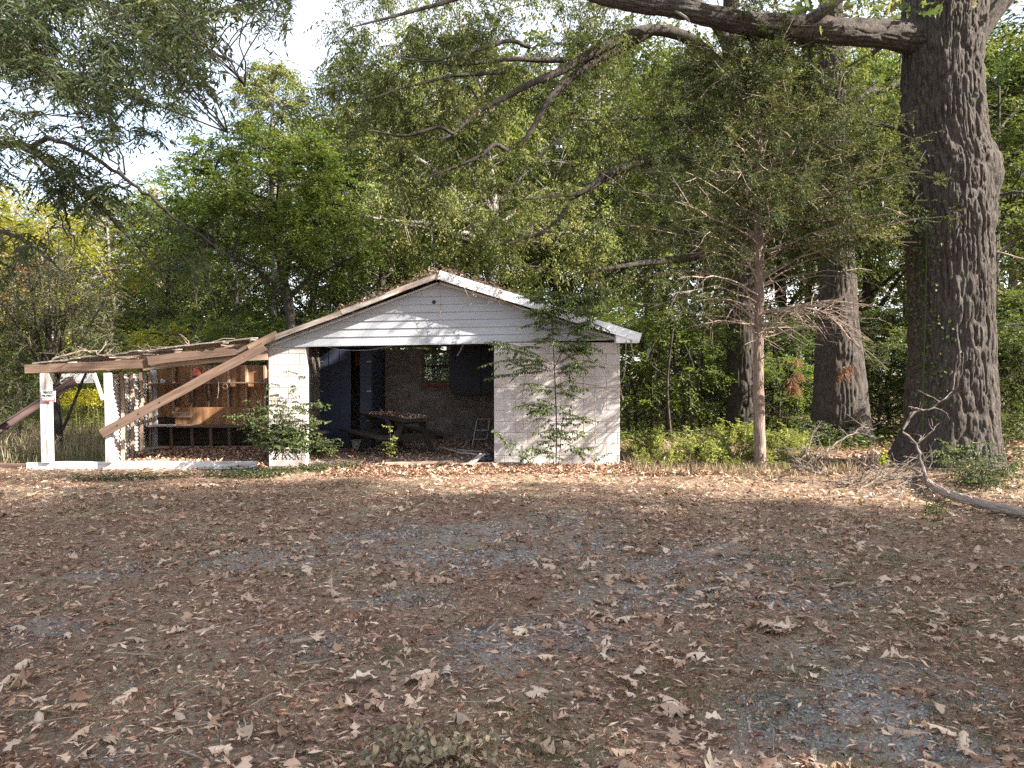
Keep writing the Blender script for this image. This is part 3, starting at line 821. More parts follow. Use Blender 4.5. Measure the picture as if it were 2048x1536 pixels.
# picnic table
ptc = Vector((-2.35, 15.5, .02)); pa = Vector((.6, -.8, 0)).normalized(); pn = Vector((.8, .6, 0)).normalized()
ptab = thing("picnic_table", "dark weathered picnic table littered with leaves inside the garage", "picnic table", ptc)
def pt(l, s, z): return ptc + pa * l + pn * s + Vector((0, 0, z - .045 * max(0, l)))
for k in range(5):
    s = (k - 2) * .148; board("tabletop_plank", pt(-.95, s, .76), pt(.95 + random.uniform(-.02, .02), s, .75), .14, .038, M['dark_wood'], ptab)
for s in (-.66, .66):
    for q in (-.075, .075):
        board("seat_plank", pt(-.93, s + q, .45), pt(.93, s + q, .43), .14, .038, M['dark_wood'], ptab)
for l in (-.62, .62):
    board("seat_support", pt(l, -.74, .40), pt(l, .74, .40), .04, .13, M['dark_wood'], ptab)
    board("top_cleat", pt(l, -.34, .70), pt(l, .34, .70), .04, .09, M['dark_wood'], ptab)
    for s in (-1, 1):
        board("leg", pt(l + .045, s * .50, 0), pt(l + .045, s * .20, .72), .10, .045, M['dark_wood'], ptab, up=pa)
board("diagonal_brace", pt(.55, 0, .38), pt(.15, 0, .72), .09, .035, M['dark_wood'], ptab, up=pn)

# step ladder
Yl = 16.3
lad = thing("step_ladder", "aluminium step ladder leaning in the shade at the garage's right wall", "ladder", P(965, 893, Yl))
for xa, xb in ((945, 955), (972, 980)):
    board("rail", P(xa, 894, Yl), P(xb, 838, Yl + .3), .025, .05, M['steel'], lad)
for k, (xa, xb, y) in enumerate(((947, 974, 878), (950, 975.5, 860))):
    board("step", P(xa, y, Yl + .12 * k), P(xb, y, Yl + .12 * k), .09, .02, M['steel'], lad)
board("top_step", P(953, 838, Yl + .3), P(983, 838, Yl + .3), .13, .03, M['grey_wood'], lad)
for xa, xb in ((960, 957), (988, 981)):
    board("rear_rail", P(xa, 886, Yl + .75), P(xb, 840, Yl + .36), .02, .04, M['steel'], lad)

# bucket, drum, bag, loose planks
pb = Vector((P(712, 0, 16.2).x, 16.2, .02))
bk = thing("bucket", "small dirty white tub on the floor beside the navy closet", "bucket", pb)
MB().tube([pb, pb + Vector((0, 0, .20))], [.10, .13], 16).build("tub", M['plastic_white'], bk, smooth=False)
MB().tube([pb + Vector((0, 0, .185)), pb + Vector((0, 0, .205))], [.14, .14], 16).build("rim", M['plastic_white'], bk)
pd = Vector((P(634, 0, 15.4).x, 15.4, .02))
dr = thing("barrel", "dark round barrel standing behind the left white pier", "barrel", pd)
MB().tube([pd, pd + Vector((0, 0, .08)), pd + Vector((0, 0, .25)), pd + Vector((0, 0, .42))], [.16, .18, .19, .17], 18).build("drum", M['dark_wood'], dr, smooth=True)
MB().tube([pd + Vector((0, 0, .42)), pd + Vector((0, 0, .45))], [.20, .20], 18).build("lid", M['grey_wood'], dr)
# crumpled bag
def lump(name, c, s, mat, seed, n=26, amp=.35):
    th = np.linspace(0, np.pi, n); ph = np.linspace(0, 2 * np.pi, n * 2, endpoint=False)
    T, Pp = np.meshgrid(th, ph, indexing='ij')
    f = 1 + amp * (vnoise(Pp / (2 * np.pi) * 7, T * 2.2 + 10, 7, seed) - .5) + amp * .6 * (vnoise(Pp / (2 * np.pi) * 17, T * 6 + 10, 17, seed + 1) - .5)
    V = np.stack([np.sin(T) * np.cos(Pp) * f * s[0], np.sin(T) * np.sin(Pp) * f * s[1], np.maximum(np.cos(T) * f * s[2], -.02)], -1) + np.array(c)
    i = np.arange(n * n * 2).reshape(n, n * 2); j = np.roll(i, -1, 1)
    F = np.stack([i[:-1], i[1:], j[1:], j[:-1]], -1).reshape(-1, 4)
    return MB().add(V.reshape(-1, 3), F, .5).build(name, mat)
bg = lump("plastic_bag", (P(972, 0, 14.2).x, 14.2, .03), (.26, .2, .14), M['black_bag'], 5)
tag(bg, "crumpled black plastic bag at the foot of the right front wall", "bag")
for k, (xa, ya, Ya, xb, yb, Yb, mt, lb) in enumerate([
        (885, 889, 15.6, 940, 886, 16.6, 'grey_wood', "thin plank lying flat behind the picnic table"),
        (878, 893, 15.4, 925, 906, 14.3, 'pale_wood', "thin stick lying slantwise on the garage floor"),
        (915, 899, 14.8, 965, 903, 14.6, 'steel', "grey metal strip on the floor beside the bag"),
        (920, 905, 14.4, 960, 909, 14.2, 'rotten', "short pale lath in front of the bag"),
        (938, 930, 13.3, 965, 908, 13.6, 'rotten', "broken pale board leaning on the threshold")]):
    a = P(xa, ya, Ya); b_ = P(xb, yb, Yb); a.z = max(a.z, .05); b_.z = max(b_.z, .05 + (.06 if k == 4 else 0))
    o = board("loose_plank", a, b_, .12 if k == 4 else .05, .02, M[mt]); tag(o, lb, "plank", "loose planks on the garage floor")
wires = MB(); wires.tube(smooth_path([P(636, 690, YF + .5), P(690, 700, YF + .6), P(745, 699, YF + .6), P(800, 689, YF + .6), P(830, 690, YF + .6)], 16), .006, 5)
tag(wires.build("cable", M['wire'], None), "pale cable sagging under the garage header", "cable")
tl = MB(); tl.tube([P(930, 683, 15), P(922, 700, 15), P(915, 712, 15)], .018, 8); tag(tl.build("hanging_pipe", M['steel'], None), "short pale pipe dangling from the garage ceiling", "pipe")

# ------------------------------------------------------------------ lean-to
lean = thing("lean_to", "collapsing brown lean-to shed with white posts left of the garage", "shed", (-6.2, 14.8, 0))
YS = 12.95
def xat(px, Y): return P(px, 0, Y).x
board("sill_beam", Vector((xat(46, 12.95), 12.95, .07)), Vector((xat(508, 13.25), 13.25, .07)), .10, .13, M['white_paint'], lean)
board("sill_beam", Vector((xat(-60, 13.0), 13.0, .06)), Vector((xat(45, 12.97), 12.97, .06)), .12, .10, M['old_wood'], lean)
board("post", Vector((xat(87, YS), YS, .135)), Vector((xat(86, YS), YS, P(0, 746, YS).z)), .145, .13, M['white_paint'], lean, up=(0, 1, 0))
board("post", Vector((xat(211, YS), YS + .03, .135)), Vector((xat(208, YS), YS + .03, P(0, 746, YS).z)), .09, .12, M['white_paint'], lean, up=(0, 1, 0))
board("brace", P(97, 790, YS), P(104, 748, YS + .3), .03, .10, M['white_paint'], lean, up=(0, 1, 0))
board("brace", P(206, 800, YS - .04), P(188, 747, YS - .04), .05, .04, M['white_paint'], lean, up=(0, 1, 0))
board("brace", P(217, 800, YS + .3), P(212, 748, YS + .3), .04, .04, M['white_paint'], lean, up=(0, 1, 0))
# front beams
board("front_beam", P(50, 738.5, YS - .08), P(300, 727, YS + .1), .04, .145, M['old_wood'], lean, up=(0, 0, 1))
board("front_beam", P(296, 722, YS + .05), P(512, 697, 13.4), .04, .15, M['old_wood'], lean, up=(0, 0, 1))
board("front_beam", P(150, 739, YS + .06), P(536, 713, 13.5), .04, .11, M['pale_wood'], lean)
board("fallen_rafter", P(203, 868, 12.8), P(528, 692, 13.15), .035, .15, M['old_wood'], lean)
for k in range(7):
    t = .1 + k * .13; c_ = P(203 + 325 * t, 868 - 176 * t, 12.8 + .35 * t)
    MB().tube([c_ + Vector((0, -.022, 0)), c_ + Vector((0, -.014, 0))], .012, 8).build("nail_hole", M['sign_black'], lean)
board("fallen_rafter", P(497, 697, 13.2), P(555, 668, 13.35), .05, .13, M['old_wood'], lean)
board("rear_beam", P(100, 758, 16.6), P(190, 756, 16.6), .05, .21, M['white_paint'], lean)
# roof boards, most cut short behind the front edge to let sun in
def lz(x): return P(96, 728, YS).z + (2.21 - P(96, 728, YS).z) * (x + 7.85) / (3.4)
for x in np.arange(-7.95, -4.45, .155):
    y0 = 12.80 + (x + 8) * .12 + random.uniform(-.05, .08); y1 = 17.05 + random.uniform(-.6, .1)
    if random.random() < .75: y1 = y0 + random.uniform(.35, 1.2)
    board("roof_board", Vector((x, y0, lz(x) + .03)), Vector((x, y1, lz(x) + .05)), .148, .022, M['grey_wood'], lean, up=Vector((-.11, 0, 1)))
for k, y in enumerate((13.9, 15.2, 16.7)):
    board("purlin", Vector((-8.0, y, lz(-8.0) - .04)), Vector((-4.35, y, lz(-4.35) - .04)), .045, .10, M['pale_wood'], lean)
# corrugated side wall with studs
wa = Vector((xat(216, 13.05), 13.05, 0)); wb = Vector((xat(293, 16.75), 16.75, 0))
nzz = 260; nuu = 14; zz = np.linspace(.06, 1.62, nzz); uu = np.linspace(0, 1, nuu)
dirw = (wb - wa).normalized(); nrmw = Vector((dirw.y, -dirw.x, 0))
Zc, Uc = np.meshgrid(zz, uu, indexing='ij'); of = np.sin(Zc * 2 * np.pi / .076) * .011
V = np.stack([wa.x + (wb.x - wa.x) * Uc + nrmw.x * of, wa.y + (wb.y - wa.y) * Uc + nrmw.y * of, Zc], -1).reshape(-1, 3)
i = np.arange(nzz * nuu).reshape(nzz, nuu); Fc = np.stack([i[:-1, :-1], i[:-1, 1:], i[1:, 1:], i[1:, :-1]], -1).reshape(-1, 4)
MB().add(V, Fc, .5).build("corrugated_sheet", M['tin'], lean, smooth=True)
for k, u in enumerate((.17, .40, .66, .93)):
    c_ = wa.lerp(wb, u) + nrmw * .055
    board("stud", Vector((c_.x, c_.y, .04)), Vector((c_.x + .01, c_.y, .98 + k * .03)), .10, .05, M['pale_wood'], lean, up=nrmw)
    board("stud", Vector((c_.x + .015, c_.y + .03, .98 + k * .03)), Vector((c_.x - .03, c_.y + .03, 1.66)), .11, .05, M['pale_wood'], lean, up=nrmw)
# back wall: plywood panels, studs, shelves
YK = 16.85
xs_st = [342, 379, 414, 453, 489, 526]
pe = [299] + xs_st[0:6] + [545]
for k in range(len(pe) - 1):
    xa, xb = xat(pe[k], YK), xat(pe[k + 1], YK)
    MB().box(((xa + xb) / 2, YK + .05, .92), (xb - xa - .006, .012, 1.78)).build("back_panel", M['plywood'], lean)
for px_ in xs_st:
    board("wall_stud", Vector((xat(px_, YK - .03), YK - .01, .75)), Vector((xat(px_, YK - .03), YK - .01, 1.80)), .045, .09, M['pale_wood'], lean, up=(0, 1, 0))
board("end_post", Vector((xat(303, YK - .2), YK - .2, .05)), Vector((xat(303, YK - .2), YK - .2, 1.70)), .13, .05, M['white_paint'], lean, up=(0, 1, 0))
za = P(0, 768, YK - .4).z
board("upper_shelf", Vector((xat(296, YK - .2), YK - .2, za)), Vector((xat(536, YK - .2), YK - .2, za + .02)), .38, .03, M['old_wood'], lean)
zb_ = P(0, 853, YK - .5).z
board("bench_top", Vector((xat(294, YK - .3), YK - .35, zb_)), Vector((xat(500, YK - .3), YK - .35, zb_ + .01)), .60, .035, M['old_wood'], lean)
MB().box((xat(420, YK - .1), YK - .09, P(0, 832, YK).z), (xat(495, YK) - xat(345, YK), .014, .40)).build("patch_panel", M['plywood'], lean)
board("patch_rail", P(345, 829, YK - .12), P(384, 829, YK - .12), .02, .13, M['pale_wood'], lean)
for px_ in (338, 380, 418, 455):
    board("bench_leg", Vector((xat(px_, YK - .5), YK - .5, .02)), Vector((xat(px_, YK - .5) - .02, YK - .5, zb_ - .02)), .06, .04, M['old_wood'], lean, up=(0, 1, 0))
board("low_rail", P(345, 885, YK - .1), P(500, 884, YK - .1), .04, .08, M['dark_wood'], lean)
MB().box((xat(405, YK - .02), YK + .03, .36), (2.2, .02, .62)).build("bench_shade_sheet", M['dark_wood'], lean)  # dark sheet added to stand in for the shade under the bench
for (xa, ya, xb, yb) in ((352, 768, 356, 800), (376, 770, 383, 806), (410, 772, 416, 800), (296, 775, 309, 805), (296, 858, 310, 890)):
    board("shelf_bracket", P(xa, ya, YK - .35), P(xb, yb, YK - .08), .03, .05, M['old_wood'], lean)
# things on and in the lean-to
oj = MB(); c_ = P(393, 738, 16.4)
o = lump("orange_bag", P(393, 749, 16.3), (.085, .05, .15), M['orange'], 9, n=16); tag(o, "orange red cloth bag hanging above the lean-to shelf", "bag")
for px_, h, lb in ((323, .09, "small clear jar at the left end of the upper shelf"), (328, .07, "shorter pale jar beside the first on the upper shelf")):
    c_ = P(px_, 765, YK - .3); c_.z = za + .02
    o = MB().tube([c_, c_ + Vector((0, 0, h))], .03, 12).build("jar", M['plastic_white'], None); tag(o, lb, "jar")
o = board("white_board", P(294, 852, YK - .75), P(350, 851, YK - .6), .28, .03, M['white_paint']); tag(o, "peeling white board lying on the lean-to bench", "board")
o = board("white_scrap", Vector((xat(308, 15.2), 15.2, .035)), Vector((xat(325, 15.2), 15.3, .035)), .3, .012, M['white_paint']); tag(o, "scrap of white board on the lean-to's leaf strewn floor", "board")
hw = MB(); hw.tube([P(437, 762, 16.2), P(437, 785, 16.2), P(435, 796, 16.2)], .007, 5); tag(hw.build("hanging_wire", M['wire'], None), "short pale wire hanging below the upper shelf", "wire")
wh = MB(); th = np.linspace(0, 2 * np.pi, 17); c_ = P(450, 773, 16.2); wh.tube([(c_.x + .05 * math.cos(a), c_.y, c_.z + .05 * math.sin(a)) for a in th], .014, 6); tag(wh.build("hose_ring", M['old_wood'], None), "small brown ring hanging from the shelf's edge", "ring")
# dark metal channel leaning behind the white post
a = P(-40, 885, 14.3); b_ = P(150, 762, 15.5)
gut = thing("metal_channel", "long maroon metal channel leaning up behind the white post", "metal beam", (a + b_) / 2)
board("channel_web", a, b_, .02, .15, M['gutter'], gut); board("channel_flange", a + Vector((0, -.05, .075)), b_ + Vector((0, -.05, .075)), .10, .012, M['gutter'], gut); board("channel_flange", a + Vector((0, -.05, -.075)), b_ + Vector((0, -.05, -.075)), .10, .012, M['gutter'], gut)
# sign
sc0 = P(82, 781, YS - .09); sc1 = P(111, 803.5, YS - .09)
sign = thing("warning_sign", "small red and white PRIVATE PROPERTY sign nailed to the white post", "sign", ((sc0.x + sc1.x) / 2, YS - .09, sc1.z))
SW, SH = sc1.x - sc0.x, sc0.z - sc1.z; scx = (sc0.x + sc1.x) / 2
tilt = Matrix.Rotation(R(1.5), 4, 'Y')
MB().box((scx, YS - .088, (sc0.z + sc1.z) / 2), (SW, .004, SH), tilt).build("plate", M['sign_white'], sign)
MB().box((scx - .003, YS - .0925, sc1.z + SH * .2), (SW * .9, .003, SH * .26), tilt).build("red_band", M['sign_red'], sign)
bd = MB()
for q in (-1, 1):
    bd.box((scx + q * SW * .475, YS - .0925, (sc0.z + sc1.z) / 2), (.004, .002, SH * .95)); bd.box((scx, YS - .0925, (sc0.z + sc1.z) / 2 + q * SH * .475), (SW * .95 - .005, .002, .004))
bd.build("sign_border", M['sign_black'], sign)
def text(s, size, c, mat, name, width):
    cu = bpy.data.curves.new(name, 'FONT'); cu.body = s; cu.size = size; cu.align_x = 'CENTER'; cu.align_y = 'CENTER'; cu.extrude = .0008; cu.offset = size * .025
    o = bpy.data.objects.new(name, cu); COL.objects.link(o)
    dg = bpy.context.evaluated_depsgraph_get(); me = bpy.data.meshes.new_from_object(o.evaluated_get(dg)); bpy.data.objects.remove(o)
    me.materials.clear(); me.materials.append(mat)
    xx = [v.co.x for v in me.vertices]; k = width / (max(xx) - min(xx))
    o = link(name, me, sign, Vector(c) - wl(sign)); o.rotation_euler = (R(90), 0, 0); o.scale = (k, 1, 1)
yb = YS - .0935
text("PRIVATE", .058, (scx, yb, sc1.z + SH * .80), M['sign_black'], "lettering", SW * .66)
text("PROPERTY", .058, (scx, yb, sc1.z + SH * .52), M['sign_black'], "lettering", SW * .84)
text("NO TRESPASSING", .036, (scx, yb - .003, sc1.z + SH * .20), M['sign_white'], "lettering", SW * .78)

# utility pole far behind
up = thing("utility_pole", "tall wooden utility pole with a grey transformer among the left trees", "utility pole", (xat(314, 36), 36, 0))
pz = P(0, 372, 36).z
mbp = MB(); mbp.tube([(xat(318, 36), 36, -.1), (xat(314, 36), 36, pz / 2), (xat(307, 36), 36, pz)], [.17, .15, .12], 12); mbp.build("pole", M['pole_wood'], up, smooth=True)
c_ = P(329, 478, 35.7); mbt = MB().tube([c_, c_ + Vector((0, 0, .78))], .27, 16).tube([c_ + Vector((0, 0, .78)), c_ + Vector((0, 0, .86))], [.28, .2], 16); mbt.build("transformer", M['plastic_white'], up, smooth=False)
MB().tube([P(307, 380, 35.9), P(303, 372, 35.9)], .07, 8).build("insulator", M['plastic_white'], up)
MB().tube([c_ + Vector((0, 0, .86)), c_ + Vector((0, 0, 1.1))], .035, 8).build("bushing", M['plastic_white'], up)
# ------------------------------------------------------------------ big trunks with real bark relief
def bark_tube(path, rad, nth, nz_, furrows, amp, seed, vfreq=2.2, flare=None, knots=(), lobes=0.0, front=False):
    """path: points; rad: radius per point; furrows round the girth; knots: (s 0..1, angle, radius, height)"""
    Pp = smooth_path(path, nz_); rr = smooth_path([(r_, 0, 0) for r_ in rad], nz_)[:, 0]
    L = np.concatenate([[0], np.cumsum(np.linalg.norm(np.diff(Pp, axis=0), axis=1))])
    T = np.gradient(Pp, axis=0); T /= np.linalg.norm(T, axis=1)[:, None]
    ref = np.array([0, 1.0, 0.0]) if abs(T[:, 1]).mean() < .8 else np.array([0, 0, 1.0])
    A = unit(np.cross(ref, T)); B = np.cross(T, A)
    th = np.linspace(0, 2 * np.pi, nth, endpoint=False) if not front else np.concatenate([np.linspace(R(168), R(372), int(nth * .85), endpoint=False), np.linspace(R(372), R(528), nth - int(nth * .85), endpoint=False)])
    TH, LL = np.meshgrid(th / (2 * np.pi), L)
    wx = (vnoise(TH * 9, LL * 1.9 + 20, 9, seed + 5) - .5) * 1.05 / furrows
    n1 = vnoise((TH % 1.0 + wx) % 1.0 * furrows, LL * vfreq + 5, furrows, seed)
    n2 = vnoise((TH + wx) % 1.0 * furrows * 2, LL * vfreq * 1.5 + 9, furrows * 2, seed + 1)
    n3 = vnoise(TH * furrows * 4, LL * vfreq * 5 + 3, furrows * 4, seed + 2)
    c1_ = np.exp(-(np.abs(n1 - .5) / .14) ** 2); c2_ = np.exp(-(np.abs(n2 - .5) / .10) ** 2)
    d = amp * (1.2 - 1.25 * c1_ - .62 * c2_ * (1 - c1_ * .6)) + amp * .6 * (n3 - .5) + amp * .5 * (vnoise(TH * furrows * .5, LL * vfreq * .8 + 7, max(1, furrows // 2), seed + 9) - .5)
    lump_ = (vnoise(TH * 4, LL * .55 + 3, 4, seed + 7) - .5) * .10 * rr[:, None]
    Rr = rr[:, None] + d - amp * .6 + lump_
    if lobes:
        fl = np.clip(1 - LL / 1.1, 0, 1) ** 2
        Rr = Rr + fl * lobes * (.5 + .5 * np.sin(TH * 2 * np.pi * 5 + seed)) * rr[:, None]
    for s, a, kr, kh in knots:
        dth = np.abs(((TH - a / (2 * np.pi)) + .5) % 1 - .5) * 2 * np.pi * rr[:, None]; dl = LL - s * L[-1]
        Rr = Rr + kh * np.exp(-(dth ** 2 + (dl * .75) ** 2) / kr ** 2)
    V = Pp[:, None] + Rr[..., None] * (np.cos(2 * np.pi * TH)[..., None] * A[:, None] + np.sin(2 * np.pi * TH)[..., None] * B[:, None])
    i = np.arange(nz_ * nth).reshape(nz_, nth); j = np.roll(i, -1, 1)
    F = np.stack([i[:-1], j[:-1], j[1:], i[1:]], -1).reshape(-1, 4)
    return V.reshape(-1, 3), F

def bark_obj(name, e, mat, *a, **k):
    V, F = bark_tube(*a, **k)
    return MB().add(V, F, .5).build(name, mat, e, smooth=True)

YO = 12.7
prof = [(975, 1765, 2035), (940, 1782, 2008), (905, 1797, 1997), (850, 1813, 1990), (780, 1818, 1986), (700, 1823, 1983), (560, 1825, 1979), (470, 1822, 1977), (400, 1819, 1981), (345, 1817, 1979), (290, 1813, 1966), (200, 1811, 1957), (110, 1811, 1955), (60, 1810, 1958), (0, 1812, 1962), (-80, 1815, 1950), (-200, 1822, 1940)]
pts = [P((a + b_) / 2, y, YO) for y, a, b_ in prof]; rads = [(b_ - a) / 2 * YO / F_PX for y, a, b_ in prof]
pts[0].z = -.25; 
oak = thing("oak_tree", "massive foreground oak with deeply furrowed bark filling the right side", "tree", (pts[1].x, YO, 0))
HT = sum((pts[k + 1] - pts[k]).length for k in range(len(pts) - 1))
def s_of(py): return (P(0, py, YO).z - pts[0].z) / (pts[-1].z - pts[0].z)
# angle 0 = A direction; A = cross(Y, up) = +X ; B = T x A = up x X = +Y
bark_obj("trunk", oak, M['bark'], pts, [q * .975 for q in rads], 280, 520, 50, .034, 21, vfreq=2.8, lobes=.24, front=True,
         knots=[(s_of(238), math.pi, .15, .11), (s_of(352), R(-8), .19, .09), (s_of(352), R(-30), .24, .06), (s_of(222), R(-62), .09, .06), (s_of(455), R(-70), .13, .07), (s_of(450), R(-40), .10, .05)])
lp = [P(1850, 75, YO - .1), P(1760, 68, YO - .25), (P(1700, 64, YO - .4)), P(1600, 56, YO - .5), P(1500, 47, YO - .6), P(1430, 33, YO - .6), P(1360, 18, YO - .6), P(1280, 8, YO - .5), P(1200, -6, YO - .4), P(1100, -45, YO - .3), P(960, -110, YO)]
bark_obj("limb", oak, M['bark'], lp, [.28, .215, .20, .195, .17, .155, .14, .125, .10, .07, .04], 90, 330, 22, .017, 31, vfreq=2.6)
lp = [P(1905, 110, YO), P(1950, 50, YO - .05), P(1995, 0, YO - .1), P(2060, -60, YO - .2), P(2200, -170, YO - .4)]
bark_obj("limb", oak, M['bark'], lp, [.34, .27, .215, .19, .15], 100, 130, 26, .02, 41)
lp = [P(1590, 60, YO - .5), P(1640, 25, YO - .7), P(1700, -25, YO - .8), P(1760, -110, YO - .9)]
bark_obj("limb", oak, M['bark'], lp, [.12, .09, .075, .05], 50, 80, 14, .012, 43)
lp = [P(1335, 12, YO - .6), P(1372, 35, YO - .75), P(1380, 44, YO - .8)]
bark_obj("limb", oak, M['bark_grey'], lp, [.03, .018, .008], 12, 20, 6, .003, 44)
lp = [P(1975, 392, YO), P(2010, 388, YO - .1), P(2035, 384, YO - .2), P(2090, 392, YO - .3)]
bark_obj("limb", oak, M['bark_dark'], lp, [.035, .024, .02, .015], 12, 30, 6, .003, 45)
lp = [P(1978, 504, YO), P(2005, 506, YO - .2), P(2048, 518, YO - .3), P(2100, 520, YO - .4)]
bark_obj("limb", oak, M['dead_wood'], lp, [.016, .012, .01, .008], 10, 30, 6, .002, 46)

# lobed oak leaf shape, shared by sprays, litter
def oak_leaf(seed, n=14, lobes=3.5, width=.36, curl=.5, bend=.3, fold=.2, wave=.06):
    r = np.random.default_rng(seed)
    t = np.linspace(0, 1, n)
    env = np.sin(np.pi * np.clip(t * .92 + .05, 0, 1)) ** .7
    ph = r.uniform(-.4, .4)
    saw = .14 + .86 * np.abs(np.sin(np.pi * lobes * t + ph)) ** 1.1
    wl_ = width * env * saw * r.uniform(.8, 1.15, n); wr_ = width * env * saw[::1] * r.uniform(.8, 1.15, n)
    wl_[-1] = wr_[-1] = .004; wl_[0] = wr_[0] = .015
    sh = .10 * np.sin(np.pi * lobes * t + ph)                     # lobes point forward
    ang = bend * (t - .5) * 2; x = np.cumsum(np.cos(ang)) / n; z = np.cumsum(np.sin(ang)) / n
    x -= x[0]; z -= z.min() * .5
    def edge(w, s):
        c = curl * (w / width)
        return np.stack([x + sh * (w / width), s * w * np.cos(c), z + w * np.sin(c) + fold * w + r.normal(0, wave * .35, n)], 1)
    sp = np.stack([x, np.zeros(n), z], 1)
    midl = (sp + edge(wl_ , 1)) / 2; midl[:, 2] = sp[:, 2] + (edge(wl_, 1)[:, 2] - sp[:, 2]) * .3
    midr = (sp + edge(wr_, -1)) / 2; midr[:, 2] = sp[:, 2] + (edge(wr_, -1)[:, 2] - sp[:, 2]) * .3
    V = np.concatenate([edge(wl_, 1), midl, sp, midr, edge(wr_, -1)])
    i = np.arange(n - 1)[:, None] + np.arange(4)[None] * n
    F = np.stack([i, i + n, i + n + 1, i + 1], -1).reshape(-1, 4)
    # stalk
    k = len(V); V = np.concatenate([V, [(-.17, .012, z[0] + .02), (-.17, -.012, z[0] + .02), (0, -.014, z[0]), (0, .014, z[0])]])
    F = np.concatenate([F, [(k, k + 1, k + 2, k + 3)]])
    V[:, 0] -= .45
    tw = r.uniform(-.9, .9); a = V[:, 0] * tw; y, zz_ = V[:, 1].copy(), V[:, 2].copy()
    V[:, 1] = y * np.cos(a) - zz_ * np.sin(a); V[:, 2] = y * np.sin(a) + zz_ * np.cos(a)
    return V, F
OAKL = [oak_leaf(100 + k, lobes=random.choice([2.5, 3.0, 3.5, 4]), width=random.uniform(.28, .44), curl=random.choice([-1.3, -1.0, -.7, -.5, -.3, .25, .5, .9]), bend=random.uniform(-.9, .35), fold=random.uniform(-.3, .12), wave=random.uniform(.03, .10)) for k in range(18)]

def rotm(n, tilt, r):
    """random yaw, small tilt matrices (n,3,3)"""
    a = r.uniform(0, 2 * np.pi, n); b_ = r.normal(0, tilt, n); c_ = r.normal(0, tilt, n)
    ca, sa, cb_, sb, cc, sc = np.cos(a), np.sin(a), np.cos(b_), np.sin(b_), np.cos(c_), np.sin(c_)
    z = np.zeros(n); o = np.ones(n)
    Rz = np.stack([ca, -sa, z, sa, ca, z, z, z, o], -1).reshape(n, 3, 3)
    Ry = np.stack([cb_, z, sb, z, o, z, -sb, z, cb_], -1).reshape(n, 3, 3)
    Rx = np.stack([o, z, z, z, cc, -sc, z, sc, cc], -1).reshape(n, 3, 3)
    return Rz @ Ry @ Rx

def scatter(variants, pos, scl, mats3, tint, r):
    Vs, Fs, Ts = [], [], []; n0 = 0
    vi = r.integers(0, len(variants), len(pos))
    for k, (V, F) in enumerate(variants):
        s = np.where(vi == k)[0]
        if not len(s): continue
        W = np.einsum('nij,vj->nvi', mats3[s], V) * scl[s][:, None, None] + pos[s][:, None]
        FF = F[None] + (np.arange(len(s)) * len(V))[:, None, None] + n0
        Vs.append(W.reshape(-1, 3)); Fs.append(FF.reshape(-1, F.shape[1])); Ts.append(np.repeat(tint[s], len(F))); n0 += len(s) * len(V)
    return np.concatenate(Vs), np.concatenate(Fs), np.concatenate(Ts)

# leafy sprays hanging round the limb
rr_ = np.random.default_rng(5)
cl = []
for (x0, y0, x1, y1, n) in [(1500, -60, 1790, 22, 150), (1520, 60, 1660, 100, 6), (1790, 0, 1960, 30, 24), (1380, -60, 1500, -10, 40), (1960, -40, 2060, 8, 30), (1180, -60, 1380, -15, 40)]:
    for _ in range(n):
        cl.append(tuple(P(rr_.uniform(x0, x1), rr_.uniform(y0, y1), rr_.uniform(11.2, 13.6))))
cl = np.array(cl)
n = len(cl); Rm = rotm(n, .9, rr_)
M['lf_bigoak'] = leafmat("broad_oak_leaf", [(0.06, 0.09, 0.03), (0.10, 0.13, 0.04), (0.17, 0.19, 0.07), (0.22, 0.16, 0.08)], trans=.35)
SPR = [npmesh("leaf", v * np.array([1, 1, .5]), f, np.full(len(f), tv), True, [M['lf_bigoak']]) for v, f in OAKL for tv in (.1, .35, .6, .85)]
for k in range(n):
    o = bpy.data.objects.new("leaf", SPR[rr_.integers(0, len(SPR))]); COL.objects.link(o); o.parent = oak
    s_ = rr_.uniform(.16, .26); m4 = Matrix(Rm[k].tolist()).to_4x4() @ Matrix.Diagonal((s_, s_, s_, 1)); m4.translation = Vector(cl[k]) - oak.location; o.matrix_local = m4
# its high crown, above the picture, that shades the yard
Cc = np.concatenate([sample_ell((8.2, 9.8, 14.6), (6.2, 6.0, 3.0), 190, rr_, .6, .2)])
mbw = MB(); tree_wood(mbw, smooth_path([P(1885, -200, YO), (6.8, 12.4, 11.0), (6.5, 12.0, 13.0)], 10), np.linspace(.45, .15, 10), Cc, 12, rr_, .03)
V_, F_, T_, W_, WF_ = twig_foliage(Cc, np.full(len(Cc), .95), 6, 11, .17, .085, .3, .7, .004, None, r=rr_)
mbw.build("bough", M['bark_dark'], oak, smooth=True)
link("crown", crown_mesh("crown", [(V_ - np.array(oak.location), F_, T_, W_ - np.array(oak.location), WF_)], M['lf_oak'], M['bark_dark']), oak)
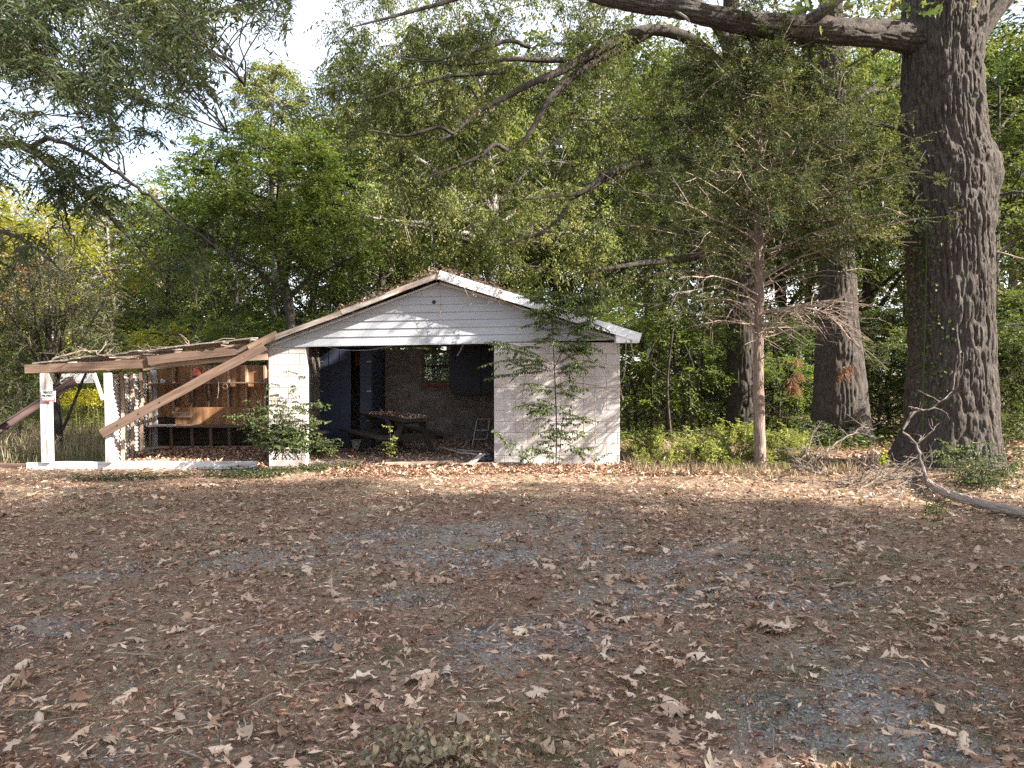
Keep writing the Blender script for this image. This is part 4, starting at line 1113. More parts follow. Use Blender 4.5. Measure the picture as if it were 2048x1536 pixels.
# ivy on its left side
iv = []
for _ in range(420):
    py = rr_.uniform(400, 880); z = P(0, py, YO).z; k = s_of(py); rad_ = 80 * YO / F_PX; a = R(rr_.normal(198 if py < 640 else 215, 16))
    if rr_.random() < (.2 if py > 680 else .0): continue
    iv.append((P(1901, py, YO).x + math.cos(a) * (rad_ + .035), YO + math.sin(a) * (rad_ + .035), z))
iv = np.array(iv); d_ = unit(rr_.normal(size=(len(iv), 3)) + np.array([0, -.4, -.8])); V_, F_ = leaf_quads(iv, d_, unit(np.array([-.3, -1, .2]) + rr_.normal(size=(len(iv), 3)) * .3), rr_.uniform(.04, .075, len(iv)), .045)
ivy = MB().add(V_, F_, rr_.uniform(0, .8, len(iv)))
ivy.tube(smooth_path([(P(1818, 900, YO).x, YO - .42, .1), (P(1822, 760, YO).x, YO - .38, 1.5), (P(1828, 600, YO).x, YO - .36, 2.8), (P(1830, 440, YO).x, YO - .36, 4.1)], 20), .010, 5, t=.4)
tag(ivy.build("ivy_vine", M['lf_deep']), "dark ivy climbing the left flank of the foreground oak", "vine")

# two large oaks behind the cedar
oak2 = thing("oak_tree", "dark straight oak trunk directly left of the cedar's pale trunk", "tree", (xat(1476, 19.7), 19.7, 0))
pr2 = [(905, 1450, 1530), (870, 1452, 1520), (800, 1455, 1516), (700, 1456, 1514), (560, 1448, 1508), (420, 1440, 1500), (330, 1436, 1492), (240, 1438, 1480), (120, 1446, 1478), (-60, 1450, 1474)]
bark_obj("trunk", oak2, M['bark_dark'], [P((a + b_) / 2, y, 19.7) for y, a, b_ in pr2], [(b_ - a) / 2 * 19.7 / F_PX for y, a, b_ in pr2], 120, 260, 34, .030, 51, vfreq=2, lobes=.1)
oak3 = thing("oak_tree", "broad ridged oak trunk between the cedar and the foreground oak", "tree", (xat(1678, 17.8), 17.8, 0))
pr3 = [(905, 1612, 1752), (870, 1622, 1738), (800, 1630, 1730), (720, 1634, 1722), (640, 1640, 1712), (540, 1642, 1708), (400, 1640, 1700), (240, 1640, 1690), (60, 1640, 1684), (-160, 1640, 1680)]
bark_obj("trunk", oak3, M['bark'], [P((a + b_) / 2, y, 17.8) for y, a, b_ in pr3], [(b_ - a) / 2 * 17.8 / F_PX for y, a, b_ in pr3], 160, 260, 38, .030, 61, vfreq=2.1, lobes=.15)

rr_ = np.random.default_rng(78)
C3 = np.concatenate([sample_ell(tuple(P(1700, 120, 18.5)), (3.0, 2.4, 2.6), 110, rr_, .4, .3), sample_ell(tuple(P(1760, 330, 19)), (1.7, 1.6, 1.9), 60, rr_, .4, .3)])
mbw = MB(); tree_wood(mbw, smooth_path([P(1672, 420, 17.8), P(1665, 240, 17.8), P(1660, 60, 17.8), P(1660, -100, 17.8)], 10), np.linspace(.2, .1, 10), C3, 12, rr_, .03); mbw.build("bough", M['bark_dark'], oak3, smooth=True)
V_, F_, T_, W_, WF_ = twig_foliage(C3, rr_.uniform(.5, .8, len(C3)), 7, 12, .12, .05, .45, .6, .003, None, r=rr_, hang=.2)
link("crown", crown_mesh("crown", [(V_ - np.array(oak3.location), F_, T_, W_ - np.array(oak3.location), WF_)], M['lf_pale'], M['bark_dark']), oak3)
# limbs of the dark oak sweeping left over the garage, with hanging leaves
LIMBS = [
    ([(1460, 150), (1380, 78), (1300, 60), (1240, 78), (1180, 108), (1125, 140), (1060, 168), (1010, 195), (965, 218), (930, 245), (905, 268), (880, 280)], .15, 19.0, 16.5),
    ([(1300, 62), (1235, 98), (1190, 122), (1150, 150), (1110, 185), (1085, 220), (1062, 262), (1040, 288), (1014, 302)], .14, 18.6, 17.5),
    ([(1014, 302), (990, 290), (960, 312), (920, 330), (880, 345), (850, 352)], .06, 17.5, 17.0),
    ([(1130, 120), (1080, 120), (1020, 118), (960, 125), (900, 130), (855, 118), (800, 112)], .07, 18.2, 17.0),
    ([(1060, 95), (1020, 82), (970, 95), (920, 108), (860, 122), (790, 114)], .055, 18, 16.5),
    ([(1010, 145), (960, 148), (900, 152), (850, 165), (790, 180), (740, 200)], .05, 17.6, 16.5),
    ([(905, 268), (880, 255), (840, 265), (800, 272), (750, 262), (700, 262)], .045, 16.7, 16.0),
    ([(960, 205), (935, 170), (920, 200), (905, 235), (897, 252)], .025, 17.4, 17.0),
    ([(1440, 250), (1380, 240), (1290, 236), (1200, 240), (1140, 236)], .10, 19.6, 18.8),
    ([(1445, 325), (1380, 320), (1300, 322), (1250, 335), (1210, 350), (1160, 385), (1100, 392), (1040, 400)], .12, 19.6, 17.5),
    ([(1250, 335), (1200, 365), (1150, 395), (1115, 440), (1070, 470), (1020, 485)], .07, 18.7, 17.5),
    ([(1450, 500), (1380, 515), (1320, 522), (1260, 530), (1210, 538), (1165, 545)], .13, 19.6, 18.0),
    ([(1260, 530), (1230, 545), (1195, 560), (1170, 575)], .06, 18.8, 18.4),
    ([(1470, 160), (1440, 60), (1350, -20), (1150, -80), (900, -110), (700, -120)], .16, 19.0, 16.0),
    ([(1150, -80), (1000, -30), (870, 10), (760, 40), (700, 55)], .07, 17.2, 16.0),
]
for pth, r0_, ya, yb in LIMBS:
    n = len(pth); pp = [P(x, y, ya + (yb - ya) * k / (n - 1)) for k, (x, y) in enumerate(pth)]
    bark_obj("limb", oak2, M['bark_dark'], pp, list(np.linspace(r0_, r0_ * .10 + .004, n)), 20 if r0_ > .08 else 10, 60, 12, .009, 70 + n)
rr_ = np.random.default_rng(77)
C1 = []
def px_cluster(x0, y0, x1, y1, n, ya, yb, test=None):
    out = []
    while len(out) < n:
        x, y = rr_.uniform(x0, x1), rr_.uniform(y0, y1)
        if test and not test(x, y): continue
        v = math.sin(x * .021 + 1.3) * math.sin(y * .027 + .4) + .5 * math.sin(x * .05 + y * .04)
        if v < -.35 and rr_.random() < .75: continue
        out.append(tuple(P(x, y, rr_.uniform(ya, yb))))
    return out
C1 += px_cluster(650, -80, 1330, 90, 150, 17.5, 20.5)
C1 += px_cluster(655, 60, 1000, 300, 165, 16.8, 19.5, lambda x, y: y < 140 + (x - 600) * .55 + 60)
C1 += px_cluster(780, 270, 1060, 400, 62, 17.2, 19)
C1 += px_cluster(900, 90, 1320, 200, 50, 19, 21)
C1 += px_cluster(1080, 200, 1420, 470, 100, 17.5, 20.5)
C1 += px_cluster(1180, 480, 1420, 600, 40, 18, 20.5)
C1 += px_cluster(1330, 60, 1800, 420, 130, 18.5, 22)
C1 += px_cluster(680, -60, 1400, 260, 110, 18.0, 22)
C1 += px_cluster(1300, -60, 1560, 300, 50, 20, 23)
C1 += px_cluster(1400, 60, 1720, 420, 60, 15.2, 17.0)
C1 = np.array(C1)
V_, F_, T_, W_, WF_ = twig_foliage(C1, rr_.uniform(.45, .8, len(C1)), 8, 13, .115, .034, .75, .55, .003, None, r=rr_, hang=.35)
link("crown", crown_mesh("crown", [(V_ - np.array(oak2.location), F_, T_, W_ - np.array(oak2.location), WF_)], M['lf_oak'], M['bark_dark']), oak2)

# ------------------------------------------------------------------ willow oak hanging in from the upper left
wil = thing("willow_oak", "willow oak whose narrow leaved branches droop in from the upper left", "tree", (-13.5, 12.0, 0))
mbw = MB()
mbw.tube(smooth_path([(-13.5, 12, -.2), (-13.4, 12, 3), (-13.2, 12, 6), (-12.8, 12, 9), (-12.6, 12, 13)], 14), np.linspace(.55, .2, 14), 14, t=.5)
BR = [
    ([(-700, 330), (-300, 300), (0, 288), (55, 298), (110, 335), (150, 368), (195, 408), (240, 455), (290, 510), (320, 545)], .075, 11.8, 8.5),
    ([(55, 298), (100, 278), (160, 300), (220, 335), (290, 385), (350, 440), (410, 480), (470, 520)], .035, 9.8, 8.2),
    ([(-600, -300), (-100, -80), (60, 20), (110, 110), (150, 190), (165, 250), (210, 300), (250, 350)], .045, 11.5, 7.8),
    ([(-300, -300), (100, -60), (190, 0), (270, 50), (340, 110), (380, 170), (430, 235), (455, 265)], .032, 11, 7.5),
    ([(-200, -300), (200, -120), (330, -20), (400, 50), (450, 110), (490, 170)], .03, 11, 7.6),
    ([(-200, -300), (250, -180), (380, -80), (440, -20), (500, 10), (550, 25)], .045, 12, 9.5),
    ([(-500, 80), (-100, 90), (30, 100), (90, 150), (140, 200), (180, 235)], .05, 11.5, 8.5),
    ([(-600, 480), (-200, 470), (0, 465), (60, 490), (100, 520), (140, 560)], .05, 11.8, 9),
    ([(150, 368), (130, 420), (150, 480), (175, 530)], .014, 9.3, 8.8),
    ([(60, 300), (100, 380), (120, 430), (150, 500)], .016, 9.6, 9),
]
nodesw = []
for pth, r0_, ya, yb in BR:
    n = len(pth); pp = smooth_path([P(x, y, ya + (yb - ya) * k / (n - 1)) for k, (x, y) in enumerate(pth)], 40)
    pp[1:-1] += rr_.normal(0, .012, (38, 3)); mbw.tube(pp, np.linspace(r0_, .006, 40), 6, t=.5); nodesw.append(pp)
nodesw = np.concatenate(nodesw)
C2 = []
def wtest(x, y):
    lim = 275 - max(0, x - 250) * .35
    if x > 400: lim = 190 - (x - 400) * .9
    if x > 440 and y > 30: return rr_.random() < .08
    pr = 1.0 if y < lim * .55 else max(.0, 1 - (y - lim * .55) / (lim * .6))
    return rr_.random() < pr
C2 += px_cluster(-60, -60, 600, 330, 230, 7.8, 13.5, wtest)
C2 += px_cluster(-60, -40, 420, 160, 60, 9, 14)
C2 += px_cluster(150, 0, 520, 240, 12, 6.3, 7.2, wtest)
C2 += px_cluster(-40, 290, 130, 420, 14, 8.5, 10.5)
C2 += px_cluster(60, 320, 420, 540, 26, 8.5, 9.6, lambda x, y: abs((y - 300) - (x - 60) * .75) < 70)
C2 += px_cluster(-60, 440, 150, 560, 10, 9, 11)
C2 = np.array(C2)
for c_ in C2:
    D = np.linalg.norm(nodesw - c_, axis=1); a = nodesw[int(np.argmin(D))]
    if np.linalg.norm(a - c_) > .1: mbw.tube(bez(a, (a + c_) / 2 + np.array([0, 0, .08]), c_, 5, .03), np.linspace(.009, .004, 5), 4, t=.5, cap=False)
mbw.build("trunk", M['bark_dark'], wil, smooth=True)
V_, F_, T_, W_, WF_ = twig_foliage(C2, rr_.uniform(.28, .55, len(C2)), 7, 14, .11, .026, .5, .6, .0028, None, r=rr_, hang=.25, spread=.9)
link("crown", crown_mesh("crown", [(V_ - np.array(wil.location), F_, T_, W_ - np.array(wil.location), WF_)], M['lf_willow'], M['bark_dark']), wil)

# ------------------------------------------------------------------ red cedar
ced = thing("cedar_tree", "slim cedar with pale bare lower branches beside the garage's right side", "tree", (xat(1520, 13.0), 13.0, 0))
cp = [(960, 1524, 13.5), (934, 1521, 11.5), (860, 1519, 10.5), (780, 1517, 10), (700, 1517, 9.7), (640, 1518, 9.2), (560, 1520, 8.6), (460, 1518, 8), (360, 1519, 7.2), (300, 1519, 6.5), (260, 1514, 5.8), (200, 1516, 5), (140, 1510, 4), (90, 1508, 2.5), (50, 1507, 1)]
cpts = [P(x, y, 13.0) for y, x, w in cp]
bark_obj("trunk", ced, M['cedar_bark'], cpts, [w * 13 / F_PX for y, x, w in cp], 40, 420, 14, .010, 81, vfreq=3)
ctr = smooth_path(cpts, 200)
rc = np.random.default_rng(91); bare = MB(); CF = []; CO = []
for k in range(150):
    z = 2.1 + (7.0 - 2.1) * rc.random() ** .9
    i = int(np.argmin(abs(ctr[:, 2] - z))); a = ctr[i]
    az = rc.uniform(0, 2 * np.pi); Lb = (2.85 - .46 * max(0, z - 3.7)) * rc.uniform(.6, 1.05) * (1.0 if z > 2.8 else .7)
    dd = np.array([math.cos(az), math.sin(az) * .9, 0]); rise = rc.uniform(.05, .42) if z > 3 else rc.uniform(-.05, .45)
    mid = a + dd * Lb * .5 + np.array([0, 0, Lb * rise * .8]); end = a + dd * Lb + np.array([0, 0, Lb * rise * (.8 if z > 3 else .2)])
    pts_ = bez(a, mid, end, 8, .035)
    bare.tube(pts_, np.linspace(.015 if z < 5 else .011, .003, 8), 5, t=rc.random())
    arr = np.array([tuple(p) for p in pts_])
    # side twigs, bare in the lower third
    for q in range(6 if z < 4.4 else 4):
        s = rc.uniform(.25, 1); p = arr[min(7, int(s * 7))]; d2 = unit(dd + rc.normal(size=3) * .7); l2 = rc.uniform(.2, .55)
        pe_ = p + d2 * l2 + np.array([0, 0, -.05 if z < 3.4 else .08])
        bare.tube(bez(p, (p + pe_) / 2 + rc.normal(size=3) * .04, pe_, 4, 0), np.linspace(.006, .0025, 4), 3, t=rc.random(), cap=False)
        for q2 in range(1):
            d3 = unit(d2 + rc.normal(size=3) * .6); p3 = p + (pe_ - p) * rc.uniform(.3, .9); bare.tube([p3, p3 + d3 * rc.uniform(.1, .28)], [.004, .002], 3, t=rc.random(), cap=False)
    green = z > 3.0 or rc.random() < .2
    if green:
        for s in np.linspace(.40, 1.05, 8):
            p = arr[min(7, int(s * 7))] + rc.normal(size=3) * .12
            CF.append(p); CO.append(dd)
bare.build("bare_branches", M['dead_wood'], ced)
CF = np.array(CF); CO = np.array(CO)
V_, F_, T_, W_, WF_ = twig_foliage(CF, rc.uniform(.18, .38, len(CF)), 9, 12, .062, .021, .15, .8, 0, CO, r=rc, spread=.45)
link("foliage", crown_mesh("foliage", [(V_ - np.array(ced.location), F_, T_, W_ - np.array(ced.location), WF_)], M['lf_cedar'], M['dead_wood']), ced)
# big dead branch to the right with russet tufts
db = MB()
main = smooth_path([P(1526, 672, 13), P(1545, 650, 12.9), P(1580, 622, 12.8), P(1625, 618, 12.7), P(1670, 640, 12.7), P(1700, 680, 12.7)], 26)
db.tube(main, np.linspace(.028, .006, 26), 6)
for k in range(40):
    p = main[rc.integers(4, 26)]; d2 = unit(np.array([.8, rc.normal() * .5, -.25 + rc.normal() * .45])); l2 = rc.uniform(.3, .8); pe_ = p + d2 * l2 + np.array([0, 0, -.12])
    db.tube(bez(p, (p + pe_) / 2 + np.array([0, 0, .08]), pe_, 5, .01), np.linspace(.007, .002, 5), 4, cap=False)
    for q in range(3):
        p3 = p + (pe_ - p) * rc.uniform(.4, 1); db.tube([p3, p3 + unit(d2 + rc.normal(size=3) * .6) * .2], [.003, .0015], 3, cap=False)
for xx in ((1520, 655, 1478, 610, 1440, 595), (1518, 640, 1490, 580, 1450, 560), (1524, 632, 1545, 600, 1570, 590), (1516, 668, 1490, 645, 1460, 640), (1526, 716, 1536, 710, 1540, 706)):
    db.tube(smooth_path([P(xx[0], xx[1], 13), P(xx[2], xx[3], 12.9), P(xx[4], xx[5], 12.8)], 8), np.linspace(.018, .006, 8), 6)
db.build("dead_branch", M['dead_wood'], ced)
tf = []
for (x, y, n) in ((1584, 770, 5), (1592, 752, 4), (1690, 745, 5), (1700, 728, 2), (1588, 725, 2), (1415, 480, 0)):
    for _ in range(n): tf.append(tuple(P(x + rc.normal() * 4, y + rc.normal() * 7, 12.7)))
tf = np.array(tf); V_, F_, T_, W_, WF_ = twig_foliage(tf, np.full(len(tf), .12), 10, 9, .05, .008, .9, .3, .002, None, r=rc, spread=.3)
V_ = V_ - np.array(ced.location); link("dead_tuft", crown_mesh("dead_tuft", [(V_, F_, T_, W_ - np.array(ced.location), WF_)], M['lf_russet'], M['dead_wood']), ced)

# ------------------------------------------------------------------ privet sapling in front of the right wall
def sapling(name, label, base, stems, branches, leaf, step, lm, wm, r, cat='sapling', pair=True, hang=.5):
    e = thing(name, label, cat, base)
    w = MB(); pos = []; dr_ = []
    for pth, ra, rb in stems:
        sp = smooth_path(pth, 24); w.tube(sp, np.linspace(ra, rb, 24), 6)
    for a, b_, c_, rad_ in branches:
        L = (Vector(c_) - Vector(a)).length; n = max(4, int(L / step)); sp = np.array([tuple(p) for p in bez(a, b_, c_, n)])
        w.tube(sp[:: max(1, n // 8)] if n > 8 else sp, rad_, 4, cap=False)
        T = unit(np.gradient(sp, axis=0)); S = unit(np.cross(T, np.array([0, 0, 1.0]) + r.normal(size=3) * .2))
        k0 = int(n * .18)
        for s in ((1, -1) if pair else (1,)):
            pos.append(sp[k0:]); dr_.append(unit(S[k0:] * s * .8 + T[k0:] * .35 + np.array([0, 0, -hang]) + r.normal(size=(n - k0, 3)) * .42))
    pos = np.concatenate(pos); dr_ = np.concatenate(dr_)
    V, F = leaf_quads(pos, dr_, unit(np.array([0, -.3, 1.0]) + r.normal(size=pos.shape) * .4), leaf[0] * r.uniform(.7, 1.2, len(pos)), leaf[1])
    w.build("stem", wm, e, smooth=True)
    MB().add(V, F, r.uniform(0, .8, len(pos))).build("foliage", lm, e)
    return e
rs = np.random.default_rng(13); YP = 13.05
stm = [([P(1112, 925, YP), P(1113, 860, YP), P(1110, 760, YP), P(1107, 700, YP), P(1104, 640, YP), P(1100, 590, YP)], .014, .004),
       ([P(1118, 925, YP), P(1128, 820, YP), P(1150, 760, YP), P(1180, 712, YP + .05), P(1200, 690, YP + .1)], .006, .002),
       ([P(1107, 740, YP), P(1125, 700, YP), P(1140, 660, YP), P(1152, 620, YP)], .009, .003),
       ([P(1108, 925, YP), P(1100, 870, YP), P(1095, 820, YP - .1)], .006, .003)]
brs = []
def addb(y0, y1, n, x0a, x0b, la, lb, side=0, rise=.12):
    for _ in range(n):
        y = rs.uniform(y0, y1); x = 1108 + rs.uniform(x0a, x0b); sd = side or (1 if rs.random() < .5 else -1)
        L = rs.uniform(la, lb); yy = rs.uniform(-.6, .6)
        a = P(x, y, YP); d = Vector((sd * math.cos(yy), math.sin(yy) * .5 - .15, 0)); c_ = a + d * L + Vector((0, 0, rs.uniform(-.12, .38) * L)); m_ = (a + c_) / 2 + Vector((0, 0, (rise + rs.uniform(-.05, .16)) * L))
        brs.append((a, m_, c_, .004))
        for q in range(int(L * 5)):
            t = rs.uniform(.15, .85); p = a.lerp(c_, t) + Vector((0, 0, rise * L * 2 * t * (1 - t))); l2 = rs.uniform(.10, .26)
            e_ = p + Vector((sd * l2 * rs.uniform(.1, 1), l2 * rs.uniform(-.8, .8), l2 * rs.uniform(-.7, .6))); brs.append((p, (p + e_) / 2 + Vector((0, 0, .02)), e_, .002))
addb(590, 720, 38, -20, 40, .25, .75); addb(600, 720, 22, 20, 50, .2, .55, 1); addb(590, 670, 22, -18, 16, .2, .6)
addb(740, 850, 24, -5, 8, .3, .75); addb(720, 745, 6, -4, 4, .9, 1.35, -1, .05); addb(850, 915, 26, -40, 50, .15, .5); addb(730, 760, 4, 0, 5, .5, .9, 1)
for (x, y) in ((1020, 905), (1040, 915), (1060, 920), (1170, 915), (1190, 915), (1015, 880)):
    for _ in range(3): 
        a = P(x, y + 8, 12.95); c_ = a + Vector((rs.uniform(-.3, .3), rs.uniform(-.2, .1), rs.uniform(.12, .3))); brs.append((a, (a + c_) / 2 + Vector((0, 0, .05)), c_, .003))
sapling("privet_sapling", "leggy green privet sapling growing against the white right front wall", P(1112, 925, YP), stm, brs, (.060, .030), .030, M['lf_privet'], M['bark_dark'], rs, hang=.9)
# thin weed stalk and wall vines
vn = MB()
vn.tube(smooth_path([P(1190, 935, 13.1), P(1191, 870, 13.1), P(1190, 795, 13.1)], 8), .008, 5)
for k in range(16):
    a = P(1190, 800 + k * 5, 13.1); vn.tube([a, a + Vector((rs.uniform(-.15, .15), rs.uniform(-.05, .0), rs.uniform(.02, .10)))], .003, 3)
tag(vn.build("dry_weed", M['dead_wood']), "tall dry weed stalk in front of the right wall", "weed")
vn = MB()
vn.tube(smooth_path([P(1150, 765, 13.55), P(1185, 770, 13.55), P(1215, 778, 13.55), P(1238, 786, 13.5), P(1248, 795, 13.45)], 14), .005, 4)
vn.tube(smooth_path([P(1252, 682, 13.3), P(1251, 720, 13.35), P(1248, 752, 13.4), P(1240, 770, 13.45), P(1246, 800, 13.45)], 14), .009, 5)
vn.tube(smooth_path([P(1262, 680, 13.3), P(1264, 700, 13.35), P(1268, 715, 13.4)], 6), .012, 5)
vn.tube(smooth_path([P(1048, 860, 13.55), P(1044, 820, 13.55), P(1046, 780, 13.55), P(1050, 760, 13.55)], 8), .004, 4)
tag(vn.build("dead_vine", M['dead_wood']), "leafless vine hanging from the garage's right eave", "vine")
# vines and dry leaves at the gable peak
vn = MB(); rv = np.random.default_rng(3)
for k in range(14):
    a = P(rv.uniform(880, 1010), 0, 13.3); a.z = roof_pt(1, (a.x - AX) / (XEr - AX), 0).z + .02
    b_ = a + Vector((rv.uniform(-.3, .3), -.04, rv.uniform(-.45, -.1))); vn.tube(bez(a, (a + b_) / 2 + Vector((rv.uniform(-.1, .1), -.06, .05)), b_, 8, .02), .003, 4)
    n_ = 5; q = np.array([tuple(a.lerp(b_, rv.random())) for _ in range(n_)]); V_, F_ = leaf_quads(q + rv.normal(size=q.shape) * .02, unit(rv.normal(size=q.shape) + np.array([0, 0, -1.])), unit(rv.normal(size=q.shape)), np.full(n_, .05), .03); vn.add(V_, F_, rv.uniform(0, 1, n_))
vn.tube(smooth_path([P(880, 570, 13.45), P(881, 620, 13.5), P(878, 660, 13.5), P(879, 690, 13.5)], 10), .004, 4)
tag(vn.build("dry_vine", M['lf_dry']), "dry brown vine trailing over the garage's gable peak", "vine")
# ------------------------------------------------------------------ trees behind
mapl = make_tree("green_tree", "bright green broadleaf tree with a dark slanting trunk behind the garage's left end", "tree", (xat(583, 23), 23, 0),
    [tuple(P(585, 900, 23)), tuple(P(582, 650, 23)), tuple(P(568, 560, 23)), tuple(P(552, 480, 23)), tuple(P(545, 400, 23)), tuple(P(540, 330, 23))], .17, .05,
    [E(520, 370, 185, 95, 23, 2.2, 150), E(480, 470, 165, 90, 23, 2.2, 110), E(640, 480, 120, 90, 23, 2, 80), E(560, 300, 110, 50, 23, 1.6, 50)], (.14, .062), 7, 11, .62, M['lf_green'], M['bark_dark'], n_limb=12, seed=5, droop=.3, start=(.3, .95))
pale = make_tree("tall_tree", "tall pale olive tree rising highest against the open sky", "tree", (xat(545, 36), 36, 0),
    [(xat(545, 36), 36, -.2), (xat(548, 36), 36, 6), tuple(P(545, 300, 36)), tuple(P(545, 160, 36))], .25, .05,
    [E(545, 225, 75, 95, 36, 2.2, 150), E(545, 360, 95, 90, 36, 2.4, 90)], (.19, .065), 8, 11, .8, M['lf_pale'], M['bark_grey'], n_limb=10, seed=6, droop=.55, hang=.3, twig_r=0)
# forked grey-trunked oak in the middle
mid = make_tree("forked_tree", "grey trunked forked oak rising behind the garage roof's peak", "tree", (xat(990, 27), 27, 0),
    [tuple(P(985, 900, 27)), tuple(P(985, 600, 27)), tuple(P(988, 470, 27)), tuple(P(985, 380, 27)), tuple(P(975, 300, 27)), tuple(P(960, 120, 27))], .30, .07,
    [E(880, 250, 190, 170, 27, 3.2, 130), E(1080, 300, 150, 170, 27, 3, 110), E(830, 440, 170, 80, 25.5, 2.4, 120), E(1060, 470, 170, 85, 25.5, 2.2, 120), E(960, 80, 250, 90, 28, 3, 60)], (.15, .055), 7, 12, .68, M['lf_pale'], M['bark_grey'], n_limb=22, seed=8, droop=.5, hang=.3, gap=.5, twig_r=0)
# variants, then copies
def base_tree(name, h, w, n, leaf, nt_, nl, cr, lm, bm, seed, loc, label, group, droop=.35, r0=.2, flat=.7, low=.32):
    x, y, z = loc
    return make_tree(name, label, "tree", (x, y, 0), [(x, y, -.3), (x + .15, y, h * .3), (x - .1, y + .1, h * .6), (x, y, h * .93)], r0, .04,
        [((x, y, h * (low + .18)), (w, w * .9, h * .2), n // 3), ((x + .2, y, h * .62), (w * .95, w * .85, h * .22), n // 3), ((x - .1, y, h * .82), (w * .66, w * .6, h * .18), n // 3)],
        leaf, nt_, nl, cr, lm, bm, n_limb=12, seed=seed, droop=droop, group=group, start=(.2, .95), twig_r=0)
G1 = "trees of the wood behind the garage"
GS = "trees standing beyond the right edge of the yard"
vA = base_tree("wood_tree", 12, 3.2, 240, (.18, .078), 7, 10, .85, M['lf_deep'], M['bark_dark'], 21, (xat(760, 30), 30, 0), "deep green woodland tree left of the gable peak, nearest of its row", G1)
vB = base_tree("wood_tree", 15, 3.6, 270, (.19, .072), 7, 10, .95, M['lf_oak'], M['bark_grey'], 22, (xat(1200, 32), 32, 0), "olive woodland tree above the garage's right eave, tallest there", G1, droop=.5)
vC = base_tree("yellowing_tree", 8.5, 2.6, 200, (.15, .06), 7, 10, .7, M['lf_yellow'], M['bark_grey'], 23, (xat(90, 31), 31, 0), "yellowing tree directly behind the white post with the sign", "yellowing trees at the left", low=.1)
LB = {"deep": "deep green woodland tree behind the garage", "yel": "yellowing tree at the left edge behind the lean-to"}
rt = np.random.default_rng(404)
ANCH = [(-9999, "out past the left edge"), (-100, "at the far left edge"), (60, "above the private property sign"), (180, "near the utility pole"), (320, "beside the utility pole"), (420, "over the lean-to's middle"), (520, "over the lean-to's right end"), (600, "above the garage's left eave"),
        (690, "above the navy closet doors"), (790, "left of the gable peak"), (880, "right over the gable peak"), (980, "right of the gable peak"), (1080, "above the privet sapling"), (1170, "above the right eave"), (1265, "just right of the garage"), (1340, "between garage and dark oak"),
        (1430, "behind the dark straight oak"), (1530, "right behind the cedar"), (1600, "left of the ridged oak"), (1690, "right of the ridged oak"), (1770, "left of the foreground oak"), (1840, "behind the foreground oak"), (1975, "right of the foreground oak"), (2060, "past the right edge, nearest"), (2180, "far past the right edge")]
TONE = {"lf_deep": "deep green", "lf_oak": "dull olive", "lf_green": "fresh green", "lf_pale": "pale olive", "lf_yellow": "yellowing", "lf_weed": "yellow green"}
def where_label(px_, Y, lm, kind, near, far):
    a = [t for p, t in ANCH if px_ >= p][-1]; nm = [k for k in TONE if M[k] == lm]
    d = "close" if Y < near else ("distant" if Y > far else "middle-distance")
    return "%s %s %s standing %s" % (d, TONE[nm[0]] if nm else "green", kind, a)
def put(v, px_, Y, h, lm=None, lab="deep", grp=G1, w=None, base_h=12):
    s = h / base_h; w_ = w if w else s * rt.uniform(.9, 1.1)
    copy_tree(v, (xat(px_, Y), Y, 0), rt.uniform(0, 6.28), (w_, s), where_label(px_, Y, lm, "woodland tree", 33, 40), grp, lm)
# left, low line of yellow-green trees
for px_, Y, h, lm in ((-60, 30, 9.5, 'lf_yellow'), (210, 33, 9.0, 'lf_yellow'), (20, 38, 11, 'lf_yellow'), (150, 40, 11, 'lf_pale'), (300, 40, 11.2, 'lf_yellow')):
    put(vC, px_, Y, h, M[lm], "yel", "yellowing trees at the left", base_h=8.5)
for px_, Y, h, lm, v, bh in (
        (330, 34, 10.5, 'lf_green', vA, 12), (430, 38, 12.3, 'lf_green', vB, 15), (470, 30, 9.2, 'lf_deep', vA, 12), (690, 32, 12.5, 'lf_oak', vB, 15), (700, 38, 17.5, 'lf_deep', vB, 15), (830, 36, 16, 'lf_pale', vA, 12), (900, 42, 19, 'lf_oak', vB, 15),
        (1010, 38, 17, 'lf_green', vA, 12), (1110, 34, 13, 'lf_green', vA, 12), (1290, 36, 17, 'lf_deep', vA, 12), (1370, 30, 14, 'lf_green', vB, 15), (1420, 40, 19, 'lf_pale', vB, 15), (1560, 34, 16, 'lf_deep', vA, 12), (1620, 42, 20, 'lf_oak', vB, 15),
        (1740, 30, 14, 'lf_green', vA, 12), (1820, 38, 19, 'lf_pale', vB, 15), (1960, 27, 15, 'lf_deep', vA, 12), (2040, 33, 17, 'lf_pale', vB, 15), (2140, 26, 15, 'lf_oak', vA, 12), (2250, 34, 18, 'lf_deep', vB, 15), (2000, 22, 10.5, 'lf_deep', vA, 12),
        (-180, 34, 12, 'lf_deep', vA, 12), (-350, 30, 13, 'lf_oak', vB, 15), (620, 44, 15, 'lf_green', vA, 12), (250, 46, 12, 'lf_deep', vA, 12), (80, 48, 12.5, 'lf_deep', vB, 15), (-80, 46, 13, 'lf_oak', vB, 15), (1180, 46, 21, 'lf_deep', vB, 15), (760, 48, 20, 'lf_deep', vA, 12),
        (1500, 48, 22, 'lf_deep', vB, 15), (1900, 46, 21, 'lf_oak', vA, 12), (2150, 44, 21, 'lf_deep', vB, 15), (450, 50, 14, 'lf_oak', vA, 12), (2400, 30, 16, 'lf_oak', vA, 12), (1000, 54, 23, 'lf_deep', vB, 15), (1330, 56, 24, 'lf_oak', vB, 15), (1700, 56, 24, 'lf_deep', vB, 15)):
    put(v, px_, Y, h, M[lm], "deep", G1, base_h=bh)
